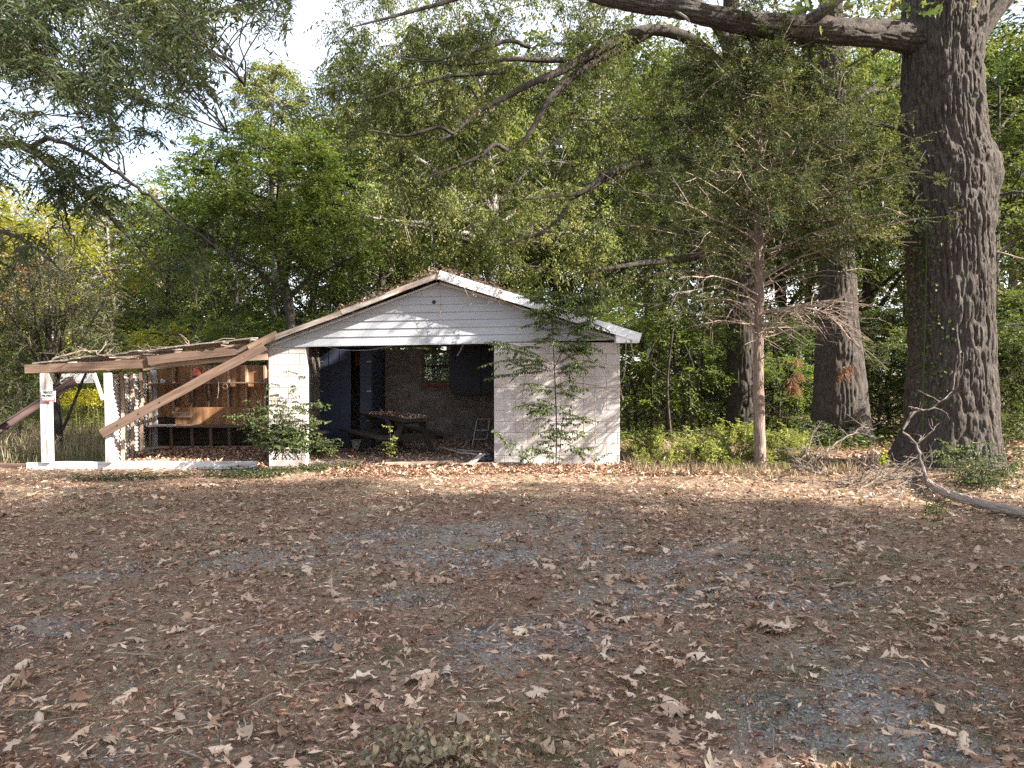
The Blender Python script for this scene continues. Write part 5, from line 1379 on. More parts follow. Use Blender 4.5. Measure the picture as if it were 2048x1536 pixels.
# trees out to the right that shade the yard
for x, y, h, w_, v, bh in ((15.5, -2.2, 18.5, 1.15, vA, 12), (19.5, .5, 20.5, .98, vB, 15), (24.5, -3.5, 23, 1.3, vA, 12), (22, -7.2, 23, 1.3, vB, 15), (28.5, -3.6, 25, 1.15, vB, 15), (16, -7.2, 18, 1.2, vB, 15), (12.6, .6, 9.5, .7, vA, 12),
                         (34, -6, 23, 1.4, vB, 15)):
    copy_tree(v, (x, y, 0), rt.uniform(0, 6.28), (w_, h / bh), "tall tree beyond the yard's right edge, " + ("nearest the yard's middle", "level with the yard's far half", "second row, towards the camera", "behind the first row, nearest the camera", "third row, far half", "first row, beside the camera", "closest to the yard", "farthest from the yard")[int(round(x * 7 + y)) % 1 if False else [15.5, 19.5, 24.5, 22, 28.5, 16, 12.6, 34].index(x)], GS, None)
# trees behind the camera and left, enclosing the yard
# understorey shrubs
shr = base_tree("understorey_shrub", 3.4, 1.7, 150, (.10, .042), 6, 9, .45, M['lf_green'], M['bark_dark'], 31, (xat(1360, 19.5), 19.5, 0), "sunlit green shrub over thin dark stems right of the garage", "undergrowth shrubs around the garage", r0=.04, low=.2)
shr["category"] = "shrub"
for px_, Y, h, lm in ((1280, 21, 3.2, 'lf_green'), (1320, 24, 3.6, 'lf_deep'), (1410, 23, 3.0, 'lf_deep'), (1450, 26, 4.0, 'lf_green'), (1560, 22, 3.2, 'lf_deep'), (1600, 25, 3.6, 'lf_deep'), (1560, 20, 2.2, 'lf_green'), (1760, 20, 2.6, 'lf_deep'), (1790, 23, 3.8, 'lf_deep'), (1850, 20, 3, 'lf_deep'), (2010, 18, 2.8, 'lf_deep'), (2070, 16.5, 3.0, 'lf_deep'),
                       (2040, 21, 4.2, 'lf_deep'), (2130, 19, 4, 'lf_deep'), (1700, 24, 3.6, 'lf_deep'), (1500, 27, 4.2, 'lf_deep'), (620, 24, 3.6, 'lf_green'), (680, 22, 3.0, 'lf_deep'), (740, 24, 3.8, 'lf_green'), (470, 24, 3.5, 'lf_green'), (400, 26, 3.6, 'lf_green'), (330, 24, 3.2, 'lf_yellow'), (530, 21.5, 2.9, 'lf_deep'), (240, 27, 3.2, 'lf_green'),
                       (170, 24, 2.0, 'lf_weed'), (40, 25, 2.6, 'lf_green'), (-20, 22, 2.8, 'lf_green'), (110, 28, 3.6, 'lf_deep'), (-120, 20, 2.8, 'lf_green'), (860, 26, 4.4, 'lf_green'), (980, 25, 4.6, 'lf_deep'), (1080, 25, 4.4, 'lf_green'), (1180, 24, 4.0, 'lf_green'), (1240, 26, 4.2, 'lf_deep'), (1390, 30, 4.6, 'lf_deep'), (1650, 30, 5, 'lf_deep'), (1860, 28, 5, 'lf_deep'),
                       (1990, 30, 5, 'lf_deep'), (2120, 28, 5, 'lf_deep'), (300, 32, 4.5, 'lf_deep'), (600, 32, 4.5, 'lf_deep'), (160, 34, 4, 'lf_green'), (0, 34, 4, 'lf_deep'), (450, 33, 4.5, 'lf_green')):
    s = h / 3.4; copy_tree(shr, (xat(px_, Y), Y, 0), rt.uniform(0, 6.28), (s * rt.uniform(1, 1.25), s), where_label(px_, Y, M[lm], "undergrowth shrub", 22, 26.5), "undergrowth shrubs around the garage", M[lm], "shrub")
# far wood closing the gaps
rf = np.random.default_rng(8)
nfar = 5600; xx = rf.uniform(-75, 75, nfar); yy = rf.uniform(60, 74, nfar); hmax = np.where(xx < -12, 9.0 + 2 * np.sin(xx * .4), np.clip(11 + (xx + 12) * 1.6, 9, 30))
zz_ = rf.uniform(0, 1, nfar) ** .8 * hmax
Cf = np.stack([xx, yy, zz_], 1)
V_, F_, T_, W_, WF_ = twig_foliage(Cf, np.full(nfar, 1.6), 3, 5, .72, .36, .4, .7, 0, None, r=rf)
o = link("far_wood", crown_mesh("far_wood", [(V_, F_, T_, W_, WF_)], M['lf_deep'], M['bark_dark'])); tag(o, "dense far green wood closing the view behind all the trees", "woods", kind="stuff")

# multi-stemmed cedar bush behind the lean-to's left end
bs = thing("cedar_bush", "shaggy multi-stemmed dark evergreen behind the lean-to's left post", "tree", (xat(108, 16.4), 16.4, 0))
rb = np.random.default_rng(17); w = MB(); Cb = []; 
w.tube(smooth_path([P(112, 925, 16.4), P(112, 860, 16.4), P(106, 800, 16.4), P(100, 740, 16.4)], 10), np.linspace(.15, .10, 10), 12)
for (x1, y1, x2, y2, rad_) in ((60, 640, 10, 540, .05), (90, 640, 70, 500, .055), (112, 650, 120, 480, .05), (130, 640, 170, 500, .045), (75, 700, -40, 620, .05), (150, 700, 210, 600, .04), (100, 620, 95, 460, .04), (40, 660, -30, 560, .04), (135, 600, 150, 470, .03), (60, 560, 30, 470, .03)):
    yd = rb.uniform(-1.0, 1.0); w.tube(smooth_path([P(104 + rb.uniform(-6, 6), 790, 16.4), P((104 + x1) / 2, 720, 16.4 + yd * .3), P(x1, y1, 16.4 + yd * .6), P(x2, y2, 16.4 + yd)], 16) + rb.normal(0, .015, (16, 3)), np.linspace(rad_, .012, 16), 7)
    for _ in range(9):
        t = rb.uniform(.35, 1); Cb.append(tuple(P(104 + (x2 - 104) * t + rb.normal() * 25, 790 + (y2 - 790) * t + rb.normal() * 18, 16.4 + yd * t + rb.normal() * .4)))
w.tube(smooth_path([P(125, 860, 16.4), P(150, 800, 16.2), P(170, 750, 16.0), P(185, 730, 16)], 8), np.linspace(.035, .02, 8), 6)
w.build("trunk", M['bark_dark'], bs, smooth=True)
for _ in range(95): Cb.append(tuple(P(rb.uniform(-40, 240), rb.uniform(540, 745), rb.uniform(15.4, 17.6))))
for _ in range(34): Cb.append(tuple(P(rb.uniform(-40, 70), rb.uniform(720, 860), rb.uniform(15.6, 17.6))))
Cb = np.array(Cb); V_, F_, T_, W_, WF_ = twig_foliage(Cb, rb.uniform(.3, .5, len(Cb)), 9, 12, .08, .022, .1, .8, .0025, None, r=rb, spread=.5)
link("foliage", crown_mesh("foliage", [(V_ - np.array(bs.location), F_, T_, W_ - np.array(bs.location), WF_)], M['lf_cedar'], M['dead_wood']), bs)
# russet patch low left
Cr = np.array([tuple(P(rb.uniform(-20, 90), rb.uniform(520, 600), rb.uniform(17.5, 18.5))) for _ in range(16)])
pr_ = twig_foliage(Cr, np.full(16, .4), 7, 10, .09, .03, .4, .7, .003, None, r=rb)
br_ = MB(); br_.tube([P(40, 900, 18), P(38, 700, 18), P(35, 560, 18)], [.05, .04, .02], 7)
ru = thing("russet_tree", "small russet leaved tree at the left edge above the lean-to", "tree", P(40, 900, 18))
br_.build("trunk", M['bark_dark'], ru); lo = np.array(ru.location)
link("crown", crown_mesh("crown", [(pr_[0] - lo, pr_[1], pr_[2], pr_[3] - lo, pr_[4])], M['lf_russet'], M['bark_dark']), ru)

# goldenrod seen through the lean-to's open bay
gd = thing("goldenrod", "bright yellow goldenrod in flower seen through the lean-to's open bay", "wildflower", P(160, 880, 19))
w = MB(); gf = []; gl = []
for _ in range(60):
    x = rb.uniform(118, 205); yt = rb.uniform(778, 806) + abs(x - 165) * .15; Yg = rb.uniform(18.4, 19.6); a = P(x + rb.normal() * 5, 880, Yg); b_ = P(x, yt, Yg); a.z = 0; w.tube([a, b_], [.006, .004], 4)
    for _ in range(26): gf.append(tuple(b_ + Vector((rb.normal() * .07, rb.normal() * .07, rb.normal() * .05))))
    for _ in range(10): t = rb.random() * .85; gl.append(tuple(a.lerp(b_, t)))
w.build("stalks", M['lf_weed'], gd)
gf = np.array(gf); V_, F_ = leaf_quads(gf, rand_dir(len(gf), rb), rand_dir(len(gf), rb), .05, .03); MB().add(V_, F_, rb.uniform(0, 1, len(gf))).build("flowers", M['lf_gold'], gd)
gl = np.array(gl); V_, F_ = leaf_quads(gl, unit(rb.normal(size=gl.shape) * [1, 1, .4]), rand_dir(len(gl), rb), .10, .02); MB().add(V_, F_, rb.uniform(0, 1, len(gl))).build("leaves", M['lf_weed'], gd)

# bushes round the left pier
def bush(name, label, specs, r, lm, leaf=(.05, .026), step=.03, cat='bush', stem_r=.006):
    """specs: (px, py_base, Y, px_top, py_top, n_side, side_len)"""
    base = P(specs[0][0], specs[0][1], specs[0][2]); st = []; br2 = []
    for (x0, y0, Y, x1, y1, n, L) in specs:
        a = P(x0, y0, Y); c_ = P(x1, y1, Y + r.uniform(-.15, .15)); m_ = (a + c_) / 2 + Vector((r.uniform(-.06, .06), r.uniform(-.06, .06), .04)); st.append((bez(a, m_, c_, 5), stem_r, stem_r * .4))
        for _ in range(n):
            t = r.uniform(.25, 1.0); p = a.lerp(c_, t); az = r.uniform(0, 6.28); l = L * r.uniform(.5, 1.1)
            e_ = p + Vector((math.cos(az) * l, math.sin(az) * l * .8, r.uniform(-.05, .35) * l)); br2.append((p, (p + e_) / 2 + Vector((0, 0, .12 * l)), e_, .003))
    return sapling(name, label, base, st, br2, leaf, step, lm, M['bark_dark'], r, cat)
rbb = np.random.default_rng(55)
sp = [(555 + rbb.uniform(-40, 60), 920, 12.6 + rbb.uniform(-.3, .4), 555 + rbb.normal() * 42, rbb.uniform(800, 880), 11, .32) for _ in range(26)]
sp += [(535 + rbb.uniform(-10, 20), 920, 12.9, x, y, 7, .28) for x, y in ((510, 780), (535, 740), (560, 760), (520, 800), (585, 770), (600, 745), (575, 800), (498, 830))]
bush("green_bush", "untidy green bush growing up in front of the garage's left pier", sp, rbb, M['lf_privet'], (.06, .032))
sp = [(640 + rbb.uniform(-15, 15), 918, 12.9, 645 + rbb.normal() * 16, rbb.uniform(868, 900), 8, .22) for _ in range(9)]
bush("low_bush", "low dark bush beside the left pier at the garage opening", sp, rbb, M['lf_deep'], (.05, .03))
sp = [(782, 922, 12.9, 784, 878, 5, .12), (783, 922, 12.9, 778, 850, 8, .14), (780, 922, 12.9, 790, 862, 6, .10)]
bush("young_sprout", "slender yellow leaved sprout before the picnic table", sp, rbb, M['lf_weed'], (.05, .028), cat='sprout')

# lit weeds round the cedar's foot
rw = np.random.default_rng(66)
def weed_thing(k, x, y, Y, h, label, grp, lm, name="weed", cat="weed"):
    base = P(x, 0, Y); base.z = float(G(base.x, Y)); sp_ = []
    st = []; br2 = []
    for _ in range(rw.integers(2, 5)):
        a = base + Vector((rw.normal() * .05, rw.normal() * .05, 0)); c_ = a + Vector((rw.normal() * .10 * h * 2, rw.normal() * .08, h * rw.uniform(.7, 1.1))); st.append((bez(a, (a + c_) / 2 + Vector((rw.normal() * .03, 0, .02)), c_, 4), .004, .002))
        for q in range(int(5 + h * 16)):
            t = rw.uniform(.2, 1); p = a.lerp(c_, t); az = rw.uniform(0, 6.28); l = rw.uniform(.04, .11); e_ = p + Vector((math.cos(az) * l, math.sin(az) * l, l * .5)); br2.append((p, (p + e_) / 2, e_, .0018))
    return sapling(name, label, base, st, br2, (.045, .018), .03, lm, lm, rw, cat, hang=.1)
protos = [weed_thing(0, 1400, 0, 14.0, .42, "leafy yellow green weed in the sunlit strip by the cedar", "sunlit weeds by the cedar", M['lf_weed']),
          weed_thing(0, 1460, 0, 13.6, .30, "leafy yellow green weed in the sunlit strip by the cedar", "sunlit weeds by the cedar", M['lf_weed']),
          weed_thing(0, 1560, 0, 13.8, .36, "leafy yellow green weed in the sunlit strip by the cedar", "sunlit weeds by the cedar", M['lf_weed'])]
for p_ in protos: p_["group"] = "sunlit weeds by the cedar"
for k in range(95):
    px_ = rw.uniform(1262, 1625); Y = rw.uniform(12.9, 16.5); c_ = copy_tree(protos[k % 3], (xat(px_, Y), Y, float(G(xat(px_, Y), Y))), rw.uniform(0, 6.28), rw.uniform(.45, 1.0) ** 1.0 * rw.choice([.8, 1.0, 1.7]), "%s yellow green weed %s" % (("leafy", "short", "bushy")[k % 3] + (" front-row" if Y < 14.6 else " back-row"), ("just right of the garage corner", "below the garage's right eave end", "under the sunlit shrub", "in front of the thin dark stems", "left of the dark straight oak", "below the dark straight oak", "left of the cedar's foot", "at the cedar's foot", "right of the cedar's foot", "beside the brush heap")[min(9, int((px_ - 1262) / 36.5))]), "sunlit weeds by the cedar", None, "weed")
# shrubs and smilax at the right edge
sp = [(1970 + rw.uniform(-70, 110), 985 + rw.uniform(-15, 15), 10.6 + rw.uniform(-.5, .9), 1975 + rw.normal() * 50, rw.uniform(890, 960), 10, .28) for _ in range(24)]
bush("low_shrub", "low dusty green shrub beside the fallen log at the right edge", sp, rw, M['lf_deep'], (.05, .022))
sp = [(1925 + rw.uniform(-50, 60), 935, 11.9 + rw.uniform(-.2, .2), 1925 + rw.normal() * 40, rw.uniform(872, 915), 7, .25) for _ in range(10)]
bush("low_shrub", "grey green shrub hugging the foot of the foreground oak", sp, rw, M['lf_privet'], (.06, .025))
sp = [(1855 + rw.uniform(-14, 16), 1075 + rw.uniform(-10, 20), 9.0 + rw.uniform(-.3, .3), 1857 + rw.normal() * 14, rw.uniform(985, 1045), 5, .13) for _ in range(9)]
bush("upright_weed", "clump of upright green weed in front of the fallen log", sp, rw, M['lf_green'], (.06, .02), cat='weed')
sp = [(1925 + rw.uniform(-14, 16), 1085, 8.4, 1925 + rw.normal() * 12, rw.uniform(1050, 1075), 4, .1) for _ in range(6)]
bush("upright_weed", "smaller green weed right of the upright clump", sp, rw, M['lf_deep'], (.05, .02), cat='weed')
sp = [(1650 + rw.uniform(-60, 60), 900, 17.0 + rw.uniform(-.4, .4), 1650 + rw.normal() * 60, rw.uniform(830, 880), 8, .4) for _ in range(14)]
bush("low_shrub", "dark shrub growing at the base of the broad ridged oak", sp, rw, M['lf_deep'], (.08, .035))
sp = [(1770, 935, 12.3, 1772, 893, 4, .08), (1762, 935, 12.3, 1748, 912, 5, .1), (1780, 935, 12.3, 1766, 906, 5, .1)]
bush("yellow_sprout", "bright yellow leaved sprout left of the foreground oak's foot", sp, rw, M['lf_yellow'], (.07, .045), cat='sprout')
# thin dark saplings in the right wood
for k, (px_, Y, yt, dx) in enumerate(((1322, 19, 640, -4), (1336, 19.5, 640, 6), (1345, 18.5, 650, 2), (1378, 19, 700, 20), (1388, 19.5, 690, -10), (1402, 20, 660, 4), (1306, 20, 700, -3), (1545, 21, 600, -4), (1600, 22, 640, 5), (1262, 20, 760, 0))):
    a = P(px_, 0, Y); a.z = -.05; c_ = P(px_ + dx, yt, Y)
    w = MB().tube(smooth_path([a, a.lerp(c_, .5) + Vector((rw.normal() * .06, 0, 0)), c_], 10), np.linspace(.045, .02, 10), 6)
    o = w.build("sapling_stem", M['bark_dark']); tag(o, "thin dark sapling stem " + ("leaning left under the sunlit shrub", "leaning right under the sunlit shrub", "nearest under the sunlit shrub", "slanting strongly right before the dark oak", "slanting left before the dark oak", "farther back beside the dark oak", "left of the sunlit shrub's stems", "just right of the cedar trunk", "between cedar and the ridged oak", "close to the garage's right corner")[k], "sapling", "thin sapling stems in the right wood")

# ------------------------------------------------------------------ fallen wood
log = thing("fallen_log", "long barkless fallen log lying along the right edge of the yard", "log", gp(1960, 1020))
lg = [gp(1835, 962) + Vector((0, 0, .08)), gp(1872, 990) + Vector((0, 0, .13)), gp(1930, 1010) + Vector((0, 0, .13)), gp(2000, 1028) + Vector((0, 0, .11)), gp(2090, 1048) + Vector((0, 0, .10))]
bark_obj("log", log, M['grey_wood'], [p_ - Vector((0, 0, .03)) for p_ in lg], [.03, .048, .056, .06, .058], 60, 200, 12, .014, 91, vfreq=4)
rbr = np.random.default_rng(23)
def brush(label, main_px, Y, r0_, n, L, zoff=.0, mat='brush_wood'):
    r0_ *= .72; n = int(n * 1.5)
    e = MB(); pp = [P(x, y, Y + dy) for x, y, dy in main_px]; m_ = smooth_path(pp, 26); m_[1:-1] += rbr.normal(0, .012, (24, 3)); e.tube(m_, np.linspace(r0_, r0_ * .3, 26), 7)
    for _ in range(n):
        p = m_[rbr.integers(3, 26)]; d = unit(rbr.normal(size=3) * [1, .6, .6] + np.array([0, 0, .25])); l = L * rbr.uniform(.4, 1.1); c_ = p + d * l; c_[2] = max(c_[2], .03)
        k = bez(p, (p + c_) / 2 + rbr.normal(size=3) * .12 * l, c_, 7, .03 * l); e.tube(k, np.linspace(r0_ * .42, .003, 7), 5, cap=False)
        for _ in range(2):
            q = np.array(tuple(k[rbr.integers(2, 6)])); c2 = q + unit(d + rbr.normal(size=3) * .8) * l * .4; c2[2] = max(c2[2], .02); e.tube(bez(q, (q + c2) / 2 + rbr.normal(size=3) * .03, c2, 4, .01), np.linspace(r0_ * .2, .002, 4), 4, cap=False)
    o = e.build("fallen_branch", M[mat]); tag(o, label, "branch", "fallen branches beside the foreground oak")
brush("thick curved branch with a broken black end left of the brush heap", [(1588, 934, 0), (1620, 940, 0), (1645, 948, 0), (1630, 925, .1), (1620, 905, .1), (1595, 888, .1)], 11.6, .035, 9, .6)
brush("arching pale branch at the left of the brush heap", [(1650, 945, 0), (1640, 915, 0), (1655, 900, .1), (1690, 876, .3), (1725, 858, .5), (1753, 856, .6)], 11.8, .025, 8, .45)
brush("low tangle of thin twigs in the middle of the brush heap", [(1672, 965, -.2), (1705, 965, 0), (1735, 950, .2), (1770, 945, .3), (1800, 940, .4)], 11.2, .02, 22, .7)
brush("bleached branch lying flat in front of the oak", [(1690, 990, 0), (1740, 968, .2), (1770, 950, .4), (1830, 952, .5), (1860, 945, .6)], 10.7, .022, 14, .6)
brush("tall upright crooked branch before the foreground oak", [(1856, 985, 0), (1852, 955, 0), (1843, 930, .05), (1838, 902, .1), (1822, 878, .15), (1806, 858, .2), (1835, 820, .3), (1860, 818, .3), (1885, 800, .35), (1905, 782, .4)], 10.8, .035, 9, .5)
brush("dark crooked branch at the front of the brush heap", [(1745, 985, 0), (1760, 1000, 0), (1790, 1010, 0), (1800, 985, .1), (1790, 945, .2)], 10.2, .018, 8, .4, mat='bark_grey')
brush("thin fallen twigs across the log at the right edge", [(1950, 1050, 0), (1985, 1030, 0), (2030, 1018, .1), (2048, 985, .2)], 9.6, .012, 9, .5)
brush("long bent branch draped along the lean-to's roof edge", [(95, 729, 0), (120, 715, 0), (160, 702, 0), (185, 703, 0), (215, 714, 0), (265, 711, .1), (330, 700, .2), (400, 688, .4), (470, 677, .5)], 12.95, .024, 5, .3, mat='dead_wood')
brush("bare forked twig standing above the lean-to roof", [(295, 715, 0), (330, 700, .1), (345, 692, .1), (390, 690, .2)], 13.3, .012, 7, .5)
# ------------------------------------------------------------------ litter, gravel and grass on the yard
rg = np.random.default_rng(99)
def yard_points(n, y0=2.6, y1=14.5, p=1.0, side=.9, wide=.76):
    """positions in the view's footprint; density falls as 1/Y^p"""
    yy = np.linspace(y0, y1, 400); pdf = (wide * 2 * yy + side * 2) * yy ** -p; cdf = np.cumsum(pdf); cdf /= cdf[-1]
    Y = np.interp(rg.random(n), cdf, yy); X = rg.uniform(-1, 1, n) * (wide * Y + side)
    return X, Y
def in_building(X, Y):
    return (Y > 13.35) & (X > XL - .1) & (X < XR + .1)
def gz(X, Y):
    return G(X, Y)
# small dark leaf litter
n = 150000
X, Y = yard_points(n, p=1.15, y1=14.2)
gm = gravel_mask(X, Y); keep = (rg.random(n) > gm * .85) & ~in_building(X, Y) & (vnoise(X * 1.7 + 90, Y * 1.7 + 90, seed=14) + rg.random(n) * .9 > .42)
X, Y = X[keep], Y[keep]; n = len(X)
a = rg.uniform(0, 2 * np.pi, n); el = rg.normal(0, .22, n)
d = np.stack([np.cos(a) * np.cos(el), np.sin(a) * np.cos(el), np.abs(np.sin(el))], 1)
nr = unit(np.stack([rg.normal(0, .4, n), rg.normal(0, .4, n), np.ones(n)], 1))
ln = (.012 + .055 * rg.random(n) ** 2.6) * (1 + .05 * Y)
V_, F_ = leaf_quads(np.stack([X, Y, gz(X, Y) + rg.uniform(.004, .022, n)], 1), d, nr, ln, ln * rg.uniform(.13, .32, n))
t_ = np.clip(rg.random(n) ** 1.5 + .15 * (vnoise(X * 1.1 + 40, Y * 1.1 + 40, seed=15) - .5), 0, 1)
o = MB().add(V_, F_, t_).build("leaf_litter", M['lf_litter']); tag(o, "fine reddish brown leaf litter strewn across the whole yard", "leaf litter", kind="stuff")
n = 15000; X, Y = yard_points(n, p=.9, y1=13.6); keep = ~in_building(X, Y) & (rg.random(n) > gravel_mask(X, Y) * .6) & (vnoise(X * 1.2 + 95, Y * 1.2 + 95, seed=16) + .7 * rg.random(n) > .55); X, Y = X[keep], Y[keep]; n = len(X)
FR = []
for k in range(10):
    m_ = rg.integers(5, 8); a_ = np.sort(rg.uniform(0, 6.28, m_)); rr2 = rg.uniform(.35, 1, m_); v = np.stack([np.cos(a_) * rr2, np.sin(a_) * rr2 * .6, rg.normal(0, .22, m_)], 1); v = np.concatenate([[[0, 0, .15]], v]); FR.append((v, np.array([(0, 1 + i, 1 + (i + 1) % m_) for i in range(m_)])))
V_, F_, T_ = scatter(FR, np.stack([X, Y, gz(X, Y) + .012], 1), rg.uniform(.012, .034, n) * (1 + .03 * Y), rotm(n, .35, rg), np.clip(rg.beta(1.6, 1.8, n), 0, 1), rg)
o = MB().add(V_, F_, T_).build("leaf_fragments", M['lf_litter']); tag(o, "crushed brown leaf fragments lying over the yard", "leaf litter", kind="stuff")
# litter inside the lean-to and the garage floor, and in front of the threshold
def patch_litter(n, x0, x1, y0, y1, z, label, lo=.03, hi=.10, hz=.05, cut=True):
    X = rg.uniform(x0, x1, n); Y = rg.uniform(y0, y1, n); a = rg.uniform(0, 6.28, n); el = rg.normal(0, .45, n)
    d = np.stack([np.cos(a) * np.cos(el), np.sin(a) * np.cos(el), np.sin(el)], 1); ln = rg.uniform(lo, hi, n)
    V_, F_ = leaf_quads(np.stack([X, Y, z(X, Y) + rg.uniform(.004, hz, n)], 1), d, unit(rg.normal(size=(n, 3)) * .5 + np.array([0, 0, 1.])), ln, ln * rg.uniform(.25, .55, n))
    o = MB().add(V_, F_, np.clip(rg.random(n) ** 1.1, 0, 1)).build("leaf_litter", M['lf_litter']); tag(o, label, "leaf litter", kind="stuff")
patch_litter(9000, -7.4, -4.35, 13.1, 16.6, gz, "brown leaves drifted over the lean-to's floor")
patch_litter(7000, XL + .25, XR - .3, 13.6, 18.0, lambda x, y: np.full_like(x, .02), "brown leaves blown over the garage floor")
patch_litter(9000, XL + 1.2, XR + 1.5, 12.2, 13.55, gz, "deep brown leaf drift along the garage's front")
patch_litter(9000, XR + .1, 12, 12.2, 19, gz, "leaf litter on the wood's floor right of the garage", .06, .14)
# leaves on the picnic table and on the roof
n = 420; l_ = rg.uniform(-.9, .9, n); s_ = rg.uniform(-.33, .33, n)
pos = np.array([tuple(pt(a_, b_, .785)) for a_, b_ in zip(l_, s_)]) + np.stack([np.zeros(n), np.zeros(n), rg.uniform(0, .03, n)], 1)
V_, F_ = leaf_quads(pos, unit(rg.normal(size=(n, 3)) * [1, 1, .3]), unit(rg.normal(size=(n, 3)) * .4 + np.array([0, 0, 1.])), .07, .03)
o = MB().add(V_, F_, rg.random(n)).build("table_litter", M['lf_litter']); tag(o, "dry leaves heaped on the picnic table's top", "leaf litter", kind="stuff")
n = 2600; u = rg.uniform(0, .55, n); sd = np.where(rg.random(n) < .8, 1, -1); yy = np.where(sd > 0, rg.uniform(YF - .25, YF + 2.5, n), rg.uniform(YF - .25, YF + .45, n))
pos = np.array([tuple(roof_pt(int(s_), float(u_), float(y_), .0)) for s_, u_, y_ in zip(sd, u, yy)]); pos[:, 2] += rg.uniform(0, .12, n) * np.clip(1.3 - u * 2, .2, 1)
V_, F_ = leaf_quads(pos, unit(rg.normal(size=(n, 3)) * [1, 1, .5]), unit(rg.normal(size=(n, 3)) * .5 + np.array([0, 0, 1.])), .08, .035)
o = MB().add(V_, F_, rg.random(n)).build("roof_litter", M['lf_dry']); tag(o, "dry brown leaves gathered on the garage roof near its ridge", "leaf litter", kind="stuff")

# gravel
ico = np.array([(1, 0, 0), (-1, 0, 0), (0, 1, 0), (0, -1, 0), (0, 0, 1), (0, 0, -1)], float)
icf = np.array([(0, 2, 4), (2, 1, 4), (1, 3, 4), (3, 0, 4), (2, 0, 5), (1, 2, 5), (3, 1, 5), (0, 3, 5)])
stv = []
for k in range(8):
    v = ico * rg.uniform(.55, 1.2, (6, 3)) * [1, .8, .5]; v = v + rg.normal(0, .16, v.shape); stv.append((v, icf))
n = 130000; X, Y = yard_points(n, p=1.3, y1=11); gm = gravel_mask(X, Y); keep = rg.random(n) < gm * 1.0 + .02; X, Y = X[keep], Y[keep]; n = len(X)
pos = np.stack([X, Y, gz(X, Y) + .003], 1); Rm = rotm(n, .4, rg)
V_, F_, T_ = scatter(stv, pos, rg.uniform(.005, .018, n) * np.where(Y < 5, .9, 1.25), Rm, rg.random(n), rg)
o = MB().add(V_, F_, T_).build("gravel", M['gravel']); tag(o, "blue grey gravel showing in patches through the leaves", "gravel", kind="stuff")

# big oak leaves: the nearest 300 one by one, the rest as one mass
n = 3300; X, Y = yard_points(n, p=.35, y1=13.4, side=.6)
cl_ = vnoise(X * 1.3 + 200, Y * 1.3 + 200, seed=33) * .8 + vnoise(X * 3.1 + 200, Y * 3.1 + 200, seed=34) * .5 + (X > 0) * .10
keep = (cl_ > .50 + .25 * rg.random(n)) & ~in_building(X, Y - .1); X, Y = X[keep], Y[keep]
# heaps seen in the photograph
for (hx, hy, hn, hs) in ((1390, 1180, 26, .30), (1230, 1215, 18, .22), (1180, 1115, 14, .3), (1110, 1250, 8, .15), (780, 1395, 8, .16), (1480, 1160, 10, .25), (330, 1280, 9, .3), (150, 1120, 8, .25), (470, 1165, 9, .3), (1980, 1285, 10, .18), (1700, 1130, 14, .45), (1560, 1060, 18, .6), (1750, 1060, 22, .6), (1300, 1010, 14, .6), (420, 1060, 10, .5), (990, 1255, 8, .15), (1270, 1400, 5, .2), (1100, 1480, 6, .15), (1620, 1260, 8, .3)):
    c_ = gp(hx, hy); X = np.append(X, c_.x + rg.normal(0, hs, hn)); Y = np.append(Y, c_.y + rg.normal(0, hs * .8, hn))
n = len(X); o_ = np.argsort(Y + np.where(np.abs(X) > .68 * Y + .05, 50, 0)); X, Y = X[o_], Y[o_]
scl = .05 + .125 * rg.random(n) ** 1.1; tint = np.clip(rg.beta(1.5, 1.6, n), 0, 1); Rm = rotm(n, .22, rg)
zz = gz(X, Y) + .012 + rg.uniform(0, .015, n)
LM = []
for k, (V, F) in enumerate(OAKL):
    for q, tv in enumerate((.12, .35, .55, .72, .85, .97)):
        LM.append(npmesh("fallen_leaf", V, F, np.full(len(F), tv), True, [M['lf_dry']]))
for k in range(300):
    vi = rg.integers(0, len(OAKL)); q = min(5, int(tint[k] * 6))
    o = bpy.data.objects.new("fallen_leaf", LM[vi * 6 + q]); COL.objects.link(o); o.parent = ground
    m4 = Matrix(Rm[k].tolist()).to_4x4() @ Matrix.Diagonal((scl[k], scl[k], scl[k], 1)); m4.translation = (X[k], Y[k], zz[k]); o.matrix_local = m4
s_ = slice(300, n)
V_, F_, T_ = scatter(OAKL, np.stack([X, Y, zz], 1)[s_], scl[s_], Rm[s_], tint[s_], rg)
me_ = npmesh("fallen_leaves", V_, F_, T_, True, [M['lf_dry']]); o = link("fallen_leaves", me_, ground); o["kind"] = "stuff"
# curled grey-green leafy twig at the bottom edge
tw = thing("leafy_twig", "broken twig of curled grey green leaves at the bottom edge", "twig", gp(860, 1520))
Rm_ = rotm(170, 1.2, rg); c0 = gp(865, 1520); pos = np.stack([c0.x + rg.normal(0, .17, 170), c0.y + rg.normal(0, .09, 170), rg.uniform(.01, .09, 170)], 1)
strap = []
for k in range(6):
    t = np.linspace(0, 1, 9); ang = rg.uniform(2.5, 5.0) * t; x = np.cumsum(np.cos(ang)) / 9; z = np.cumsum(np.sin(ang)) / 9; w_ = .13 * np.sin(np.pi * np.clip(t * .95 + .03, 0, 1)) ** .8
    V = np.concatenate([np.stack([x, w_, z + w_ * .3], 1), np.stack([x, 0 * t, z], 1), np.stack([x, -w_, z + w_ * .3], 1)]) - [np.mean(x), 0, z.min()]
    i = np.arange(8)[:, None] + np.array([0, 9]); F = np.stack([i, i + 9, i + 10, i + 1], -1).reshape(-1, 4); strap.append((V, F))
V_, F_, T_ = scatter(strap, pos, rg.uniform(.05, .11, 170), Rm_, rg.random(170), rg)
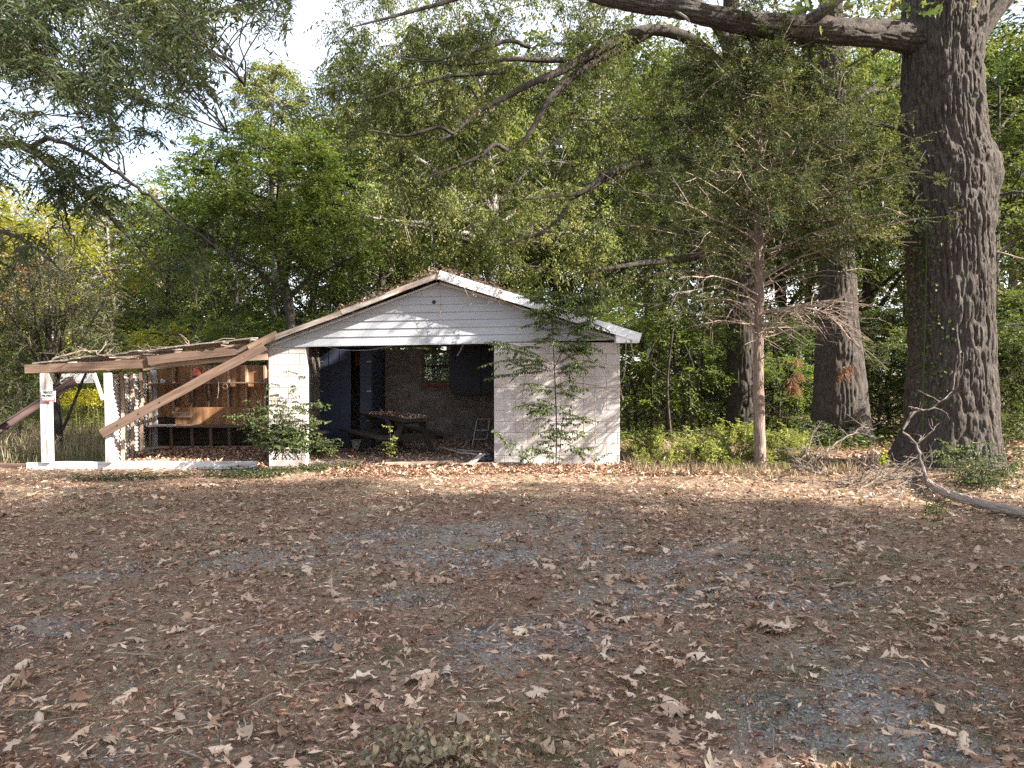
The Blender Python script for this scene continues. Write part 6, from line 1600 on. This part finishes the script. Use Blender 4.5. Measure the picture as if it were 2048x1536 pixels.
M['lf_curl'] = leafmat("curled_leaf", [(0.07, 0.068, 0.04), (0.15, 0.135, 0.08), (0.27, 0.22, 0.14), (0.42, 0.33, 0.21)], trans=.15, rough=.6, spec=.4)
o = MB().add(V_, F_, T_).build("curled_leaves", M['lf_curl'], tw, smooth=True)
w = MB(); w.tube(smooth_path([gp(800, 1545) + Vector((0, 0, .02)), gp(830, 1500) + Vector((0, 0, .06)), gp(845, 1470) + Vector((0, 0, .04))], 8), .006, 6); w.tube(smooth_path([gp(880, 1530) + Vector((0, 0, .03)), gp(960, 1500) + Vector((0, 0, .05)), gp(1020, 1480) + Vector((0, 0, .02))], 8), .004, 6); w.build("twig_stem", M['dead_wood'], tw)

# twigs
w = MB()
for _ in range(620):
    X1, Y1 = yard_points(1, p=1.0, y1=13); a = rg.uniform(0, 6.28); L = rg.uniform(.06, .32); x, y = X1[0], Y1[0]
    if in_building(np.array([x]), np.array([y]))[0]: continue
    p0 = Vector((x, y, float(G(x, y)) + .012)); p1 = p0 + Vector((math.cos(a) * L, math.sin(a) * L, .0)); p1.z = float(G(p1.x, p1.y)) + rg.uniform(.01, .035)
    w.tube(bez(p0, (p0 + p1) / 2 + Vector((rg.normal() * .02, rg.normal() * .02, .01)), p1, 5, .004), rg.uniform(.0015, .004), 4, t=rg.random(), cap=False)
o = w.build("fallen_twigs", M['dead_wood']); tag(o, "thin dead twigs scattered through the leaf litter", "twigs", kind="stuff")
for (x0, y0, x1, y1, rr0, lb) in ((1712, 1168, 1650, 1180, .012, "short pale stick standing in the leaves on the right"), (580, 1290, 650, 1281, .014, "flat dark stick lying in the soil left of centre"), (1420, 1075, 1400, 1090, .01, "short stick among the leaves right of centre")):
    a = gp(x0, y0) + Vector((0, 0, .02)); b_ = gp(x1, y1) + Vector((0, 0, .02)); o = MB().tube(bez(a, (a + b_) / 2 + Vector((0, 0, .01)), b_, 6, .006), rr0, 7).build("stick", M['dead_wood'], smooth=True); tag(o, lb, "stick")

# grass: dry thatch in the yard, greener tufts in places
def blades(X, Y, h, wdt, lean, t, z=None):
    n = len(X); a = rg.uniform(0, 2 * np.pi, n); b_ = rg.uniform(0, 2 * np.pi, n)
    z = gz(X, Y) if z is None else z
    base = np.stack([X, Y, z], 1); dx = np.stack([np.cos(a), np.sin(a), np.zeros(n)], 1) * (wdt / 2)[:, None]
    ld = np.stack([np.cos(b_), np.sin(b_), np.zeros(n)], 1) * (h * lean)[:, None]
    up_ = np.array([0, 0, 1.0]) * h[:, None]
    V = np.stack([base - dx, base + dx, base + dx * .7 + up_ * .6 + ld * .35, base - dx * .7 + up_ * .6 + ld * .35, base + up_ * np.clip(1 - lean * .4, .2, 1)[:, None] + ld], 1).reshape(-1, 3)
    i = np.arange(n) * 5
    return V, np.stack([i, i + 1, i + 2, i + 3], 1), np.stack([i + 3, i + 2, i + 4], 1)
def grass(name, label, X, Y, hlo, hhi, lean, mat, w0=.0035):
    n = len(X); V, Q, T = blades(X, Y, rg.uniform(hlo, hhi, n), np.full(n, w0) * (1 + .06 * Y), rg.uniform(*lean, n), None)
    m_ = MB(); t = rg.random(n); m_.V.append(V); m_.F4.append(Q); m_.T4.append(t); m_.F3.append(T); m_.T3.append(t); m_.n = len(V)
    o = m_.build(name, mat); tag(o, label, "grass", kind="stuff")
n = 95000; X, Y = yard_points(n, p=1.25, y1=12.5); k = vnoise(X * 1.4 + 70, Y * 1.4 + 70, seed=44) + .4 * vnoise(X * 4 + 70, Y * 4 + 70, seed=45); keep = (k > .50 + .40 * rg.random(n)) & ~in_building(X, Y) & (gravel_mask(X, Y) < .6)
grass("dry_grass", "short dry grass matted over the yard", X[keep], Y[keep], .008, .035, (.5, 2.6), M['grass_dry'], .0028)
gx, gy = [], []
for (px_, py_, n_, s_) in ((1900, 1240, 500, .25), (1800, 1260, 300, .2), (1960, 1330, 400, .2), (2010, 1200, 300, .25), (1620, 1340, 350, .15), (1450, 1420, 300, .16), (1660, 1160, 350, .12), (1560, 1120, 250, .12), (1780, 1120, 350, .15), (1850, 1060, 250, .3), (560, 1150, 160, .12), (200, 1010, 200, .3), (1330, 1380, 250, .15), (1120, 1500, 450, .14), (1060, 1440, 250, .12), (100, 1430, 120, .1), (420, 1110, 160, .15), (800, 1310, 120, .1), (1940, 1480, 250, .12), (1690, 1520, 200, .1), (1270, 1060, 150, .15), (940, 980, 300, .5), (1330, 1020, 300, .5), (1990, 1420, 300, .15), (1540, 1400, 200, .15), (660, 1520, 80, .06)):
    c_ = gp(px_, py_); gx.append(c_.x + rg.normal(0, s_ * 1.2, n_)); gy.append(c_.y + rg.normal(0, s_, n_))
grass("grass_tufts", "small green grass tufts scattered over the yard", np.concatenate(gx), np.concatenate(gy), .02, .075, (.2, 1.1), M['grass_green'], .0026)
n = 16000; X = rg.uniform(-16, -6.6, n); Y = rg.uniform(13.6, 24, n); keep = (X < -7.0 - (Y - 13) * .28) | (Y > 17.3); X, Y = X[keep], Y[keep]
grass("tall_grass", "tall straw and green grass beyond the lean-to", X, Y, .15, .6, (.1, .7), M['grass_dry'], .006)
n = 14000; X = rg.uniform(-16, -6.8, n); Y = rg.uniform(13.4, 24, n); keep = (X < -7.0 - (Y - 13) * .28) | (Y > 17.3); X, Y = X[keep], Y[keep]
grass("tall_grass", "fresh green grass beyond the lean-to's open bay", X, Y, .10, .38, (.2, .9), M['grass_green'], .008)
n = 9000; X = rg.uniform(XR + .1, 5.6, n); Y = rg.uniform(12.2, 16.5, n)
grass("tall_grass", "sunlit straw coloured grass between garage and cedar", X, Y, .05, .26, (.2, .9), M['grass_dry'], .005)
# green ground cover near the left pier and in the wood
def cover(name, label, n, fx, fy, hz, ln, wd_, mat, mask=None):
    X, Y = fx(n), fy(n)
    if mask is not None: k = mask(X, Y); X, Y = X[k], Y[k]
    n = len(X); a = rg.uniform(0, 6.28, n); d = unit(np.stack([np.cos(a), np.sin(a), rg.normal(.1, .3, n)], 1))
    V_, F_ = leaf_quads(np.stack([X, Y, gz(X, Y) + rg.uniform(.005, 1, n) ** 1.5 * hz], 1), d, unit(rg.normal(size=(n, 3)) * .45 + np.array([0, 0, 1.])), ln * rg.uniform(.6, 1.3, n), wd_)
    o = MB().add(V_, F_, rg.random(n)).build(name, mat); tag(o, label, "ground cover", kind="stuff")
def band(x, y):
    a_, b_ = gp(230, 964), gp(690, 937); t = np.clip((x - a_.x) / (b_.x - a_.x), 0, 1); yc = a_.y + (b_.y - a_.y) * t
    w_ = .25 + .45 * t; q = np.abs(y - yc) / w_
    return q < vnoise(x * 2.6 + 30, y * 3.2 + 30, seed=61) * 1.3 + vnoise(x * 9 + 30, y * 9 + 30, seed=68) * .5 - .35
cover("creeping_ivy", "low green creeper spreading in front of the left pier", 24000, lambda n: rg.uniform(-6.6, -2.6, n), lambda n: rg.uniform(10.9, 13.3, n), .10, .05, .024, M['lf_willow'], band)
cover("wood_floor_plants", "dense low green plants on the floor of the right wood", 30000, lambda n: rg.uniform(1.9, 17, n), lambda n: rg.uniform(16.0, 26, n), .30, .12, .05, M['lf_deep'], lambda x, y: vnoise(x * .9 + 30, y * .9 + 30, seed=62) > .45)
cover("wood_floor_plants", "low green plants behind the lean-to and garage's left side", 26000, lambda n: rg.uniform(-19, -2, n), lambda n: rg.uniform(18.9, 28, n), .5, .12, .05, M['lf_green'], lambda x, y: vnoise(x * .9 + 30, y * .9 + 30, seed=63) > .3)
cover("yard_weeds", "small flat green weeds dotted through the yard's leaves", 30000, lambda n: rg.uniform(-8, 8, n), lambda n: rg.uniform(4, 12.5, n), .03, .035, .014, M['grass_green'], lambda x, y: (vnoise(x * 1.9 + 30, y * 1.9 + 30, seed=64) > .70))

# tell look-alikes apart by distance
_by = {}
for o in scene.objects:
    if o.parent is None and "label" in o.keys() and o.get("group"): _by.setdefault(o["label"], []).append(o)
for lb, L in _by.items():
    if 2 <= len(L) <= 8 and len(lb.split()) <= 13:
        L.sort(key=lambda q: q.location.y)
        nm = {2: ["nearer one", "farther one"], 3: ["nearest one", "middle one", "farthest one"], 4: ["nearest one", "second nearest", "third nearest", "farthest one"]}.get(len(L)) or ["nearest one", "second nearest", "third nearest", "fourth nearest", "fifth nearest", "sixth nearest", "seventh nearest"][:len(L) - 1] + ["farthest one"]
        for q, t in zip(L, nm): q["label"] = lb + ", " + t
